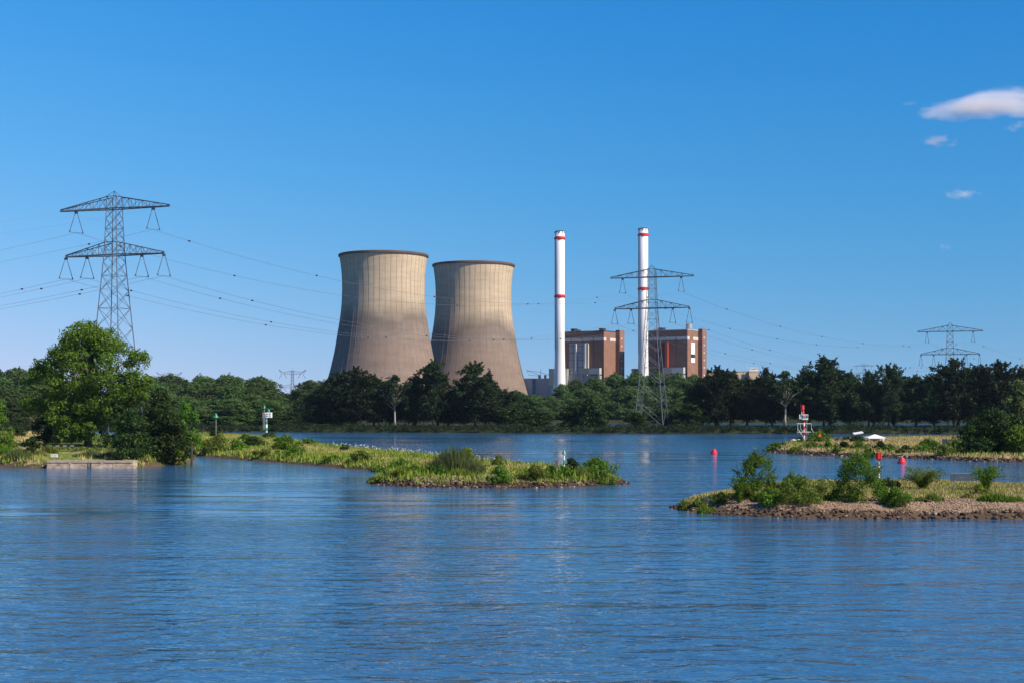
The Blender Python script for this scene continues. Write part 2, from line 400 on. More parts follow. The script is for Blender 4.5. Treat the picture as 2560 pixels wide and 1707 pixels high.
def crown_blobs(rs, H, W, zb, n, prof, shell=0.5, lob=0.25, rmin=0.10, rmax=0.18):
    B, r = [], []; ph = rs.uniform(0, 6.28, 6)
    while len(B) < n:
        t = rs.rand(); a = rs.uniform(0, 6.28)
        lobe = 1 + lob * (math.sin(2 * a + ph[0] + 4 * t) * 0.5 + math.sin(3 * a + ph[1] - 5 * t) * 0.35 + math.sin(5 * a + ph[2] + 9 * t) * 0.3)
        Rm = prof(t) * W / 2 * lobe
        f = shell + (1 - shell) * rs.rand() ** 0.6
        if rs.rand() < 0.18: f *= rs.rand()
        rad = W * rs.uniform(rmin, rmax)
        x = max(0.0, Rm * f - rad * 0.6)
        B.append((x * math.cos(a), x * math.sin(a), zb + (H - zb) * t * 0.97 + (lobe - 1) * W * 0.08 - rad * 0.35)); r.append(rad)
    return B, r
def trunk_mesh(name, rs, H, zb, W, r0, B, mat, limbs=9, lean=0.03):
    mb = MB(); top = Vector((rs.uniform(-1, 1) * lean * H, rs.uniform(-1, 1) * lean * H, H * 0.8)); n = 7
    pts = [Vector((top.x * (k / (n - 1)) ** 1.5 + rs.uniform(-.1, .1) * r0, top.y * (k / (n - 1)) ** 1.5, top.z * k / (n - 1))) for k in range(n)]
    mb.tube(pts, [r0 * (1.35 if k == 0 else 1) * (1 - 0.85 * k / (n - 1)) for k in range(n)], 7)
    order = rs.permutation(len(B))[:limbs]
    for j in order:
        e = Vector(B[j]); zs = min(max(zb * 0.7 + (e.z - zb) * 0.35, zb * 0.45), top.z * 0.8)
        k = zs / top.z * (n - 1); i0 = int(k); s0 = pts[i0].lerp(pts[min(i0 + 1, n - 1)], k - i0)
        m1 = s0.lerp(e, 0.45) + Vector((rs.uniform(-.05, .05) * W, rs.uniform(-.05, .05) * W, 0.02 * H))
        rl = r0 * (1 - 0.75 * zs / top.z) * 0.5
        mb.tube([s0, m1, e], [rl, rl * 0.6, rl * 0.15], 5)
    o = mb.build(name, mat, smooth=True); me = o.data; bpy.data.objects.remove(o); return me
PROF = {
 'round': lambda t: math.sin(math.pi * min(1, 0.12 + 0.88 * t) ** 0.8) ** 0.55,
 'tall': lambda t: math.sin(math.pi * (0.10 + 0.90 * t) ** 0.75) ** 0.7,
 'broad': lambda t: (1 - max(0, t - 0.25) ** 2 * 1.7) ** 0.5 * min(1, 0.55 + t * 2) if t < 0.99 else 0.2,
 'dome': lambda t: max(0.12, min(1.0, 0.62 + 1.3 * t) * (1 - max(0, (t - 0.38) / 0.62) ** 2.6) ** 0.5),
 'cone': lambda t: max(0.08, (1 - t) ** 0.8),
}
def make_tree(kind, seed, leafmat, bark, leaf=0.7, nb=110, per=60, H=20.0, W=14.0, zb=4.0, r0=0.35, **kw):
    rs = np.random.RandomState(seed)
    droop = kw.pop('droop', 0.0); spr = kw.pop('sprays', 0); sq = kw.pop('squash', 0.8); limbs = kw.pop('limbs', 9)
    B, r = crown_blobs(rs, H, W, zb, nb, PROF[kind], **kw)
    return (trunk_mesh('trunk', rs, H, zb, W, r0, B, bark, limbs), blobs_mesh('crown', B, r, per, leaf, leafmat, rs, squash=sq, droop=droop, sprays=spr), H, W)
TREES = {}
for i in range(5):
    TREES['round', i] = make_tree('round', 100 + i, M['leaf_wood'], M['bark_dark'], 0.62, 130, 150, 20, 17, 1.0, 0.4, shell=0.55, lob=0.25, rmin=0.07, rmax=0.16, sprays=90)
    TREES['bank', i] = make_tree(('broad', 'dome', 'tall')[i % 3], 200 + i, M['leaf_bank_shade'], M['bark_dark'], 0.60, 200, 105, 22, 15, 4.2, 0.35, shell=0.25, lob=0.65, rmin=0.05, rmax=0.12, droop=1.5, sprays=150)
    TREES['airy', i] = make_tree('dome', 300 + i, M['leaf_bank_shade'], M['bark_dark'], 0.58, 130, 75, 22, 14, 4.0, 0.30, shell=0.25, lob=0.6, rmin=0.05, rmax=0.11, limbs=30, sprays=150)
TREES['pale', 0] = make_tree('tall', 330, M['leaf_bank_shade'], M['bark_pale'], 0.65, 80, 36, 22, 13, 10.0, 0.42, shell=0.3, lob=0.5, rmin=0.05, rmax=0.10, limbs=24)
for i in range(2):
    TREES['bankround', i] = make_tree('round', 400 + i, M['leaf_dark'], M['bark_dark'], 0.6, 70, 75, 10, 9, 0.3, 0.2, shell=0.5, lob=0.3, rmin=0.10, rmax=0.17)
ALLTREES = []
def place_tree(kind, i, px, ytop, wpx, Y, zbase, row, label=None, group=None, rz=None):
    tm, cm, H, W = TREES[kind, i]; top = P(px, ytop, Y); h = top.z - zbase; wd = wpx * Y / F
    rnd = random.Random(px * 13 + Y)
    o = bpy.data.objects.new('tree', None); o.location = (top.x, Y, zbase); o.rotation_euler = (0, 0, rnd.uniform(0, 6.28) if rz is None else rz)
    o.scale = (wd / W, wd / W, h / H); o.empty_display_size = 1; COL.objects.link(o)
    link(bpy.data.objects.new('trunk', tm), o); link(bpy.data.objects.new('crown', cm), o)
    tag(o, label, 'tree', group); ALLTREES.append((o, kind, px, row)); return o
rnd = random.Random(5)
# --- left wood in rows, far to near
top_l = [(-120, 915), (0, 919), (50, 917), (100, 918), (250, 922), (370, 933), (430, 946), (470, 940), (520, 946), (560, 935), (610, 927), (650, 930), (690, 946), (712, 985), (735, 985), (752, 950), (790, 945), (830, 945), (900, 950)]
def interp(tab, x):
    return float(np.interp(x, [a for a, b in tab], [b for a, b in tab]))
for row, (Y, dy, wp, amp, zb) in enumerate([(1000, 0, 95, 5, 1.9), (840, 20, 85, 9, 1.9), (730, 45, 80, 12, 1.9), (640, 72, 75, 12, 1.9)]):
    x = -90 + row * 25
    while x < 850:
        wpx = wp * rnd.uniform(0.85, 1.35)
        if not (130 < x < 335):
            yt = max(interp(top_l, x - wpx * .25), interp(top_l, x + wpx * .25)) if row == 0 else interp(top_l, x)
            yt = min(yt + dy * rnd.uniform(0.7, 1.25) + rnd.uniform(-amp, amp) * 0.6, 1030)
            if row >= 2 and x > 700: yt = max(yt, 1000)
            place_tree('round', rnd.randrange(5), x, yt, wpx * 1.5, Y + rnd.uniform(-20, 20), zb, 'wood%d' % row)
        x += wpx * 0.62
# --- far bank, front row
for kind, px, yt, wpx, Y in [('bank', 795, 975, 90, 606), ('bank', 840, 940, 100, 596), ('airy', 888, 922, 95, 592), ('bank', 880, 945, 100, 612), ('bank', 935, 938, 100, 600), ('pale', 987, 935, 80, 588), ('bank', 975, 952, 90, 610),
    ('airy', 1040, 940, 75, 596), ('bank', 1035, 958, 90, 612), ('airy', 1083, 905, 85, 590), ('bank', 1095, 935, 75, 608), ('airy', 1188, 910, 115, 592), ('bank', 1215, 940, 85, 606), ('bank', 1160, 985, 75, 612), ('bank', 1120, 985, 70, 606),
    ('bank', 1245, 968, 80, 606), ('bankround', 1430, 1010, 78, 578), ('bankround', 1480, 992, 85, 574), ('bankround', 1285, 1012, 80, 600), ('bankround', 1340, 1022, 80, 596),
    ('bankround', 1590, 1030, 55, 575), ('bankround', 1720, 1005, 85, 600), ('bankround', 1650, 1025, 70, 608), ('bank', 1755, 945, 85, 612), ('airy', 1795, 920, 85, 600), ('bank', 1828, 932, 80, 612), ('bank', 1790, 950, 100, 622), ('airy', 1915, 922, 62, 594), ('bank', 1868, 946, 80, 615), ('airy', 1930, 938, 60, 600),
    ('pale', 1962, 925, 95, 586), ('bank', 1930, 955, 70, 622), ('bank', 2015, 928, 90, 600), ('airy', 2060, 895, 115, 590), ('bank', 2075, 915, 110, 606), ('bank', 2125, 932, 90, 598), ('airy', 2172, 930, 80, 600), ('bank', 2185, 948, 90, 618),
    ('airy', 2222, 915, 85, 590), ('bank', 2235, 938, 90, 610), ('bank', 2290, 940, 90, 598), ('bank', 2335, 940, 90, 606), ('airy', 2385, 900, 110, 590), ('bank', 2395, 925, 115, 608), ('bank', 2440, 918, 95, 600), ('airy', 2495, 905, 100, 592), ('bank', 2500, 925, 110, 606), ('bank', 2555, 920, 100, 598), ('bank', 2610, 915, 110, 606)]:
    n = 5 if kind in ('bank', 'airy') else (1 if kind == 'pale' else 2)
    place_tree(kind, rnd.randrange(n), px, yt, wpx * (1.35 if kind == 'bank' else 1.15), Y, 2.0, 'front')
# --- beyond the lake, in front of the power station
for px, yt, wpx in [(1150, 968, 80), (1190, 972, 90), (1245, 975, 80), (1290, 978, 85), (1335, 985, 85), (1375, 990, 70), (1405, 962, 60), (1440, 950, 80), (1490, 942, 85), (1540, 935, 90), (1590, 932, 90), (1640, 930, 95), (1690, 936, 90), (1735, 938, 85),
                    (1465, 970, 90), (1570, 965, 100), (1660, 965, 100), (1360, 1000, 80), (1310, 1000, 80), (1230, 1000, 90)]:
    place_tree('round', rnd.randrange(5), px, yt, wpx * 1.35, (960 if yt < 960 else 930) + rnd.uniform(-15, 15), 1.9, 'back')
for px in range(1790, 2640, 62):
    place_tree('round', rnd.randrange(5), px + rnd.uniform(-12, 12), 948 + rnd.uniform(-8, 10), 120, 970 + rnd.uniform(-20, 20), 1.9, 'back')
# labels: where each far tree stands, told by landmarks
ZONES = [(-200, 110, 'at the left edge'), (110, 400, 'behind the big poplar'), (400, 520, 'below the leftmost distant pylon'), (520, 640, 'left of the green beacon'), (640, 725, 'below the small twin-armed pylon'),
         (725, 830, 'left of the cooling towers'), (830, 960, 'below the left cooling tower'), (960, 1110, 'between the cooling towers'), (1110, 1310, 'below the right cooling tower'), (1310, 1440, 'below the left chimney'),
         (1440, 1570, 'below the left boiler house'), (1570, 1780, 'below the right boiler house'), (1780, 1920, 'below the white roof sign'), (1920, 2080, 'behind the red beacon'), (2080, 2270, 'behind the white tent'),
         (2270, 2480, 'below the right pylon'), (2480, 2800, 'at the right edge')]
ROWN = {'wood0': 'on the wood skyline', 'wood1': 'under the wood skyline', 'wood2': 'amid the wood', 'wood3': 'at the wood shore', 'front': 'on the far bank', 'back': 'beyond the lake'}
KINDN = {'round': 'rounded green tree', 'bank': 'dense dark tree', 'airy': 'tall ragged dark tree', 'pale': 'dark tree with pale trunk', 'bankround': 'low round dark tree'}
ORD = ['first', 'second', 'third', 'fourth', 'fifth', 'sixth', 'seventh', 'eighth', 'ninth', 'tenth', 'eleventh', 'twelfth', 'thirteenth']
buck = {}
for o, k, px, row in ALLTREES:
    z = next(z for z in ZONES if z[0] <= px < z[1]); buck.setdefault((k, row, z[2]), []).append((px, o))
for (k, row, z), L in buck.items():
    L.sort(key=lambda t: t[0])
    for j, (px, o) in enumerate(L):
        o['label'] = '%s%s %s %s' % ('' if len(L) == 1 else ORD[j] + ' from left ', KINDN[k], ROWN[row], z)
        o['group'] = 'trees of the far wood' if row.startswith('wood') else ('trees along the far bank' if row == 'front' else 'trees beyond the lake')
# --- undergrowth belt along the far shore: one continuous mass of scrub
rs = np.random.RandomState(9)
def belt(name, n, xr, yf, hr, mat, label, leaf, per):
    X = rs.uniform(xr[0], xr[1], n); Yv = np.array([yf(x) for x in X]) + rs.uniform(0, 22, n); Hh = rs.uniform(hr[0], hr[1], n)
    Hh *= 1 + 0.45 * vnoise(X, Yv, 0.09, 2)
    B = np.stack([X, Yv, 0.5 + Hh * 0.5], 1)
    me = blobs_mesh(name, B, Hh * 0.6, per, leaf, mat, rs, squash=0.9)
    tag(link(bpy.data.objects.new(name, me)), label, 'undergrowth', kind='stuff')
shore = lambda x: float(np.interp(x, [-1100, -460, -220, -127, -40, 35, 110, 200, 400, 1100], [600, 588, 582, 578, 560, 540, 532, 528, 528, 520])) + 2
belt('shore_scrub', 1900, (-230, 260), lambda x: shore(x) - 5.2, (1.2, 3.0), M['leaf_scrub_shade'], 'dark scrub and reeds along the whole far shore', 0.5, 60)
# ------------------------------------------------------------------ cooling towers
def tower_mat(seed, zsplit):
    m, n, b = new_mat('cooling_tower_concrete')
    tc = n.nodes.new('ShaderNodeTexCoord'); sx = n.nodes.new('ShaderNodeSeparateXYZ'); n.links.new(tc.outputs['Object'], sx.inputs[0])
    sh_ = 137.0 * seed
    t1 = noise_node(n, 0.03, 4, stretch=(1, 1, 0.55), rough=0.45, shift=sh_); t2 = noise_node(n, 0.5, 5, stretch=(1, 1, 0.06), shift=sh_); t3 = noise_node(n, 0.12, 5, stretch=(0.5, 0.5, 2.5), shift=sh_)
    # the weathered lower shell begins along an uneven line
    ad = n.nodes.new('ShaderNodeMath'); ad.operation = 'MULTIPLY_ADD'; ad.inputs[1].default_value = 34.0
    n.links.new(t1.outputs[0], ad.inputs[0]); n.links.new(sx.outputs[2], ad.inputs[2])
    mr = n.nodes.new('ShaderNodeMapRange'); mr.inputs[1].default_value = 0; mr.inputs[2].default_value = 160; n.links.new(ad.outputs[0], mr.inputs[0])
    zs = (zsplit + 17) / 160
    r = ramp(n, mr.outputs[0], [(0.0, (0.19, 0.140, 0.115)), (zs - 0.16, (0.225, 0.170, 0.138)), (zs - 0.07, (0.22, 0.172, 0.14)), (zs - 0.0, (0.172, 0.14, 0.117)), (zs + 0.11, (0.45, 0.365, 0.26)), (1.0, (0.54, 0.44, 0.31))])
    st = ramp(n, t2.outputs[0], [(0.3, (0.88, 0.88, 0.88)), (0.72, (1.07, 1.07, 1.07))])
    st2 = ramp(n, t3.outputs[0], [(0.3, (0.88, 0.87, 0.86)), (0.7, (1.08, 1.08, 1.08))])
    c = mixc(n, 'MULTIPLY', 1.0, r.outputs[0], st.outputs[0]); c = mixc(n, 'MULTIPLY', 1.0, c, st2.outputs[0])
    # horizontal pour joints
    wv = n.nodes.new('ShaderNodeTexWave'); wv.wave_type = 'BANDS'; wv.bands_direction = 'Z'; wv.inputs['Scale'].default_value = 0.22; wv.inputs['Distortion'].default_value = 0
    n.links.new(tc.outputs['Object'], wv.inputs['Vector'])
    jr = ramp(n, wv.outputs[0], [(0.0, (0.90, 0.90, 0.90)), (0.15, (1, 1, 1))])
    c = mixc(n, 'MULTIPLY', 1.0, c, jr.outputs[0])
    n.links.new(c, b.inputs['Base Color']); b.inputs['Roughness'].default_value = 0.9; b.inputs['Specular IOR Level'].default_value = 0.15
    return m
RIM = paint('tower_rim', (0.10, 0.066, 0.056), 0.85, 0.2, 0.3)
JOINT = paint('tower_rib', (0.25, 0.205, 0.16), 0.9, 0.15, 0.5)
def cooling_tower(px, Y, ytop, label, seed):
    k = 1200 / F                                   # both towers have the size measured on the left one
    zt = 144.0; prof = [(52.5, 0.0)]
    for y, r in [(985, 150), (973, 147.5), (926, 133), (872, 121), (831, 114.5), (795, 108.5), (763, 104.6), (735, 103), (709, 102.6), (690, 103), (668, 104.5), (648, 107), (633, 109.3)]:
        prof.append((r * k, 10 + (HZ - y) * k - 2))
    prof[0] = (57.5, 0)
    rr = np.array([p[0] for p in prof]); zz = np.array([p[1] for p in prof])
    base = P(px, ytop, Y - 38); base.x = P(px, ytop, Y).x; root = empty('cooling_tower', (base.x, Y, 2), label, 'cooling tower', 'pair of cooling towers')
    Z = np.linspace(0, zz[-1], 60); Rr = np.interp(Z, zz, rr)
    for _ in range(3): Rr[1:-1] = (Rr[:-2] + 2 * Rr[1:-1] + Rr[2:]) / 4
    sh = MB(); n = 144
    outer = list(zip(Rr, Z)); inner = [(r - 0.5, z) for r, z in outer[::-1]]
    sh.lathe(outer + inner, n, cap=False)
    for q in range(48):                            # meridian ribs stand a little proud of the shell
        a = 2 * math.pi * (q + 0.5 * seed) / 48; da = 0.09
        vs = []
        for r, z in outer:
            for s0, d in ((-da, -0.05), (-da, 0.13), (da, 0.13), (da, -0.05)):
                vs.append(((r + d) * math.cos(a) - s0 * math.sin(a), (r + d) * math.sin(a) + s0 * math.cos(a), z))
        L = len(outer); fs = [(4 * i + j, 4 * i + j + 1, 4 * i + j + 5, 4 * i + j + 4) for i in range(L - 1) for j in range(3)]
        sh.add(vs, fs, 1)
    o = sh.build('shell', [tower_mat(seed, 82 if seed == 0 else 78), JOINT], root, smooth=False)
    rm = MB(); r = Rr[-1]; z = Z[-1]
    rm.lathe([(r - 0.6, z - 0.3), (r + 1.0, z - 0.3), (r + 1.15, z + 0.4), (r + 1.15, z + 1.4), (r + 0.5, z + 1.8), (r - 0.9, z + 1.8), (r - 0.9, z - 0.3)], n, cap=False)
    rm.build('rim', RIM, root)
    root.scale = (1, 1, (base.z - 2) / (z + 1.8)); return root
cooling_tower(959, 1200, 625, 'larger left hand concrete cooling tower with dark rim', 0)
cooling_tower(1184, 1305, 651, 'right hand concrete cooling tower standing next to the left chimney', 1)

# ------------------------------------------------------------------ chimneys
CHW = paint('chimney_white', (0.70, 0.69, 0.68), 0.6, 0.13, 0.09, stretch=(1, 1, 0.25))
def chimney(px, Y, ytop, label):
    base = P(px, ytop, Y - 4); root = empty('chimney', (P(px, ytop, Y).x, Y, 2), label, 'chimney', 'pair of white chimneys')
    H = base.z - 2; r = 4.35 * Y / 1250; sh = MB()
    prof = [(r * 1.47, 0), (r * 1.38, 8), (r * 1.26, 18), (r * 1.15, 30), (r * 1.06, 45), (r, 60), (r, H - 0.4), (r - 0.5, H), (r - 0.5, H - 0.5)]
    sh.lathe(prof, 40); sh.build('shaft', CHW, root, smooth=True)
    for zb, hb in ((H - 7.0, 2.1), (H - 54.6, 2.1)):
        g = MB(); g.lathe([(r + .02, zb), (r + .85, zb + .4), (r + .85, zb + hb - .4), (r + .75, zb + hb - .4), (r + .75, zb + .6), (r + .02, zb + .7)], 40, cap=False)
        g.lathe([(r + .03, zb - .2), (r + .05, zb + hb + .3)], 40, cap=False)
        g.build('gallery', M['red'], root)
    c = MB(); c.lathe([(r + .02, H - .5), (r + .2, H - .5), (r + .2, H - .1), (r - .5, H + .1)], 40, cap=False)
    for q in range(10):
        a = q * math.pi / 5 + 0.2; c.box((math.cos(a) * (r + .2), math.sin(a) * (r + .2), H - 1.3), (0.6, 0.6, .9), 0, a)
    c.build('crown_ring', M['dark'], root)
    ld = MB(); a = R(200); ld.box((math.cos(a) * (r + .3), math.sin(a) * (r + .3), H / 2 + 25), (0.3, 0.5, H - 60), 0, a); ld.build('ladder', M['galv'], root)
chimney(1399.5, 1150, 577, 'white chimney with red bands, left one, beside the right cooling tower')
chimney(1608, 1240, 570, 'white chimney with red bands rising behind the middle lattice pylon')

# ------------------------------------------------------------------ boiler houses
def brick_mat():
    m, n, b = new_mat('brown_cladding')
    t = noise_node(n, 0.12, 4); r = ramp(n, t.outputs[0], [(0.3, (0.20, 0.10, 0.068)), (0.7, (0.265, 0.138, 0.095))])
    tc = n.nodes.new('ShaderNodeTexCoord'); wv = n.nodes.new('ShaderNodeTexWave'); wv.bands_direction = 'DIAGONAL'; wv.inputs['Scale'].default_value = 0.35
    mp = n.nodes.new('ShaderNodeMapping'); mp.inputs['Scale'].default_value = (1, 1, 0); n.links.new(tc.outputs['Object'], mp.inputs[0]); n.links.new(mp.outputs[0], wv.inputs['Vector'])
    j = ramp(n, wv.outputs[0], [(0.0, (0.86, 0.86, 0.86)), (0.3, (1, 1, 1))])
    n.links.new(mixc(n, 'MULTIPLY', 1.0, r.outputs[0], j.outputs[0]), b.inputs['Base Color']); b.inputs['Roughness'].default_value = 0.8; return m
BRICK = brick_mat(); BAND = paint('light_band', (0.55, 0.53, 0.50), 0.5, 0.08, 0.3)
GREYP = paint('grey_sheet_cladding', (0.30, 0.31, 0.33), 0.6, 0.18, 0.25); CONC = paint('pale_concrete', (0.42, 0.38, 0.32), 0.85, 0.12, 0.3)
DRED = paint('dark_red_recess', (0.11, 0.022, 0.018), 0.8, 0.2, 0.2); ORED = paint('orange_red_steel', (0.45, 0.075, 0.035), 0.6, 0.15, 0.3)
TH = R(32)
def boiler(px, Y, ytop, label, kind):
    """local x runs along the front from the lit corner (0) to the left (-x); local y runs back along the lit side"""
    c = P(px, ytop, Y); root = empty('boiler_house', (c.x, Y, 2), label, 'power station building', 'pair of brown boiler houses', rz=-TH)
    H = c.z - 2; W, D = 46.0, 27.0
    def bx(mb, x0, x1, y0, y1, z0, z1, m=0): return mb.box(((x0 + x1) / 2, (y0 + y1) / 2, (z0 + z1) / 2), (x1 - x0, y1 - y0, z1 - z0), m)
    wl = MB(); bx(wl, -W, 0, 0, D, 0, H - 0.6); wl.build('walls', BRICK, root)
    rf = MB(); bx(rf, -W - .3, .3, -.3, D + .3, H - 0.58, H); bx(rf, -W + 8, -W + 14, 8, 14, H + .01, H + 2); rf.build('roof', M['dark'] if kind == 0 else BAND, root)
    st = MB(); bx(st, 0.02, 4.3, D - 4.0, D + 5.5, 0, H + 1.3); sto = st.build('stair_tower', BRICK, root)
    for q in range(14):
        w_ = MB(); bx(w_, 4.31, 4.4, D - 1.0, D + .8, H - 4 - q * 3.4, H - 2.4 - q * 3.4); w_.build('window', BAND if q % 2 else M['galv'], sto)
    zb0, zb1 = H - 9.2, H - 6.4
    for a, b_ in ((-W + .5, -34.5), (-34, -11.2), (-10.7, -0.01)):
        m_ = MB(); bx(m_, a, b_, -.12, -.02, zb0, zb1); m_.build('light_band', BAND, root)
    m_ = MB(); bx(m_, .02, .12, -.12, 4.5, zb0, zb1); m_.build('light_band', BAND, root)
    m_ = MB(); bx(m_, .02, .12, 12, D - 4.1, zb0, zb1); m_.build('light_band', BAND, root)
    for q, x in enumerate((-34.2, -10.95, -22)):
        d_ = MB(); bx(d_, x - .12, x + .12, -.35, -.14, 30, H - 6); d_.build('downpipe', M['dark'], root)
    if kind == 0:
        p = MB(); bx(p, -35.5, -16.5, -2.0, -.14, 30, H - 11)
        for z in np.arange(32, H - 12, 6.5): bx(p, -35.5, -16.5, -2.06, -2.01, z, z + .25, 1)
        for x in (-31, -26.3, -21.5): bx(p, x, x + .2, -2.1, -2.02, 30, H - 11, 1)
        p.build('sheet_panel', [GREYP, M['dark']], root)
        for x, w_ in ((-28.6, 1.3), (-19.0, 1.6)):
            b_ = MB(); bx(b_, x, x + w_, -2.9, -2.12, 42, H - 11.6); b_.build('white_pilaster', M['white'], root)
        b_ = MB(); bx(b_, -16.4, -15.2, -2.3, -.14, 42, H - 11.6); b_.build('pale_edge', CONC, root)
    else:
        p = MB(); bx(p, -31, -21.5, -.3, -.14, 38, H - 11.5); p.build('recessed_panel', DRED, root)
        b_ = MB(); bx(b_, -21.4, -18.6, -2.2, -.14, 38, H - 11.5); b_.build('red_pilaster', ORED, root)
        for z0, z1, mt, nm in ((H - 22, H - 11.6, M['white'], 'white_panel'), (H - 25.2, H - 22.1, M['dark'], 'dark_opening'), (H - 29.6, H - 25.3, M['white'], 'white_panel')):
            b_ = MB(); bx(b_, .02, .3, 7.5, 15.5, z0, z1); b_.build(nm, mt, root)
        b_ = MB(); b_.lathe([(2.9, H), (2.9, H + 5.2), (2.4, H + 5.3)], 20, (-2.2, 8, 0)); b_.build('roof_ventilator', GREYP, root)
    for x, y in ((-34, 5), (-8, 12)) if kind == 0 else ((-30, 10),):
        b_ = MB(); b_.lathe([(3.0, H), (3.0, H + 1.8), (3.4, H + 1.9), (3.4, H + 2.6)], 18, (x, y, 0)); b_.build('roof_ventilator', M['dark'], root)
    for x, y in ((-1.5, 20), (-40, 3), (1.8, 25)):
        b_ = MB(); b_.bar((x, y, H), (x, y, H + 4), .12); b_.build('lightning_rod', M['galv'], root)
    # the conveyor gallery carried along the front on concrete legs
    g = MB(); bx(g, -21, -0.8, -7, -2.95, H - 40, H - 34.2); bx(g, -12, -0.9, -7.1, -7.02, H - 39.5, H - 34.8, 1); go = g.build('conveyor_gallery', [CONC, BAND], root)
    for x in (-20, -12, -3):
        l_ = MB(); bx(l_, x, x + 1.2, -6, -4.2, 0, H - 40); l_.build('support_leg', CONC, go)
    u = MB(); bx(u, -38, -1, -5.5, -2.2, H - 52, H - 41); u.build('lower_block', GREYP, root)
    return root
boiler(1509.6, 1280, 826, 'brown boiler house with grey sheet panel and two white pilasters', 0)
boiler(1718.6, 1262, 823, 'brown boiler house with white square panels on its sunlit side', 1)
def block(name, label, cat, pxl, pxr, ytop, Y, depth, mats, rz=0.0, z0=2.0, group=None):
    a, b = P(pxl, ytop, Y), P(pxr, ytop, Y); root = empty(name, ((a.x + b.x) / 2, Y + depth / 2, z0), label, cat, group, rz)
    wd = b.x - a.x; h = a.z - z0
    m = MB(); m.box((0, 0, h / 2 - .3), (wd, depth, h - .6)); m.build('walls', mats[0], root)
    m = MB(); m.box((0, 0, h - .29), (wd + .6, depth + .6, .58)); m.build('roof', mats[1], root); return root, wd, h
# gallery behind the left chimney
g, wd, h = block('conveyor_bridge', 'pale concrete conveyor bridge passing behind the foot of the left chimney', 'conveyor bridge', 1374, 1421, 921, 1290, 9, (CONC, BAND), -TH * .3, 30)
for x in (-6, 6):
    l_ = MB(); l_.box((x, 0, -14), (2.0, 2.5, 28)); l_.build('support_leg', CONC, g)
for pxl, pxr, lb in ((1312, 1342, 'smaller blue grey box building between right cooling tower and left chimney'), (1343, 1383, 'wider blue grey box building with two stubs beside the left chimney')):
    g, wd, h = block('plant_building', lb, 'power station building', pxl, pxr - 4, 945, 1330, 12, (paint('pale_metal_cladding', (0.42, 0.44, 0.48), 0.6, 0.08, 0.2), BAND), -R(24))
    if pxl == 1343:
        for x in (-5, 1):
            m = MB(); m.box((x, 0, h + 1.7), (1.6, 2.4, 3.4)); m.build('roof_stub', CONC, g)
block('workshop', 'low brown roof between left boiler house and right chimney', 'power station building', 1582, 1600, 921, 1240, 14, (BRICK, M['dark']))
# thin harbour crane far behind
cr = empty('crane', P(1350, 1016, 1500).xy.to_3d() + Vector((0, 0, 1.9)), 'thin lattice crane seen over the blue grey box buildings', 'crane')
m = MB()
for a, b in (((1316, 925), (1350, 937)), ((1316, 925), (1352, 930)), ((1323, 937), (1316, 925)), ((1323, 937), (1350, 939)), ((1352, 922), (1352, 950)), ((1350, 930), (1375, 938))):
    m.bar(P(*a, 1500) - cr.location, P(*b, 1500) - cr.location, .22)
m.build('jib', M['steel'], cr)
m = MB(); m.box((P(1351, 950, 1500).x - cr.location.x, 0, 18), (2.5, 2.5, 36)); m.build('mast', M['steel'], cr)
# factory with roof sign
BEIGE = paint('beige_cladding', (0.50, 0.39, 0.27), 0.7, 0.08, 0.05)
fac, wd, h = block('factory_hall', 'long low beige factory hall right of the boiler houses', 'factory', 1772, 1876, 927, 1340, 40, (BEIGE, CONC))
fac2, wd, h = block('factory_office', 'beige factory block carrying the white roof sign', 'factory', 1873, 1898, 926.5, 1335, 30, (BEIGE, BAND))
sg = empty('roof_sign', P(1884, 926.3, 1336), 'white roof sign with dark letters on the beige factory block', 'sign')
m = MB(); m.box((0, 0, 1.6), (8.2, .4, 3.0)); m.build('board', M['white'], sg)
m = MB()
for x in (-3, 3): m.box((x, .5, .1), (.25, .25, .9))
m.build('bracket', M['galv'], sg)
def text_mesh(name, body, size, mat, parent, loc, rot=(R(90), 0, 0), depth=0.01):
    cu = bpy.data.curves.new(name, 'FONT'); cu.body = body; cu.size = size; cu.align_x = 'CENTER'; cu.align_y = 'CENTER'; cu.extrude = depth; cu.offset = 0.02 * size
    t = bpy.data.objects.new(name, cu); COL.objects.link(t); bpy.context.view_layer.update()
    me = bpy.data.meshes.new_from_object(t.evaluated_get(bpy.context.evaluated_depsgraph_get())); bpy.data.objects.remove(t)
    me.materials.clear(); me.materials.append(mat); o = bpy.data.objects.new(name, me); link(o, parent); o.location = loc; o.rotation_euler = rot; return o
text_mesh('lettering', 'CANDY', 2.3, M['dark'], sg, (0, -.24, 1.6))
mast = MB(); p = P(1868, 930, 1338); mast.bar((p.x, p.y, 2), P(1868, 905, 1338), .18, 5, r2=.07)
tag(mast.build('antenna_mast', M['white']), 'thin white mast left of the factory roof sign', 'mast')

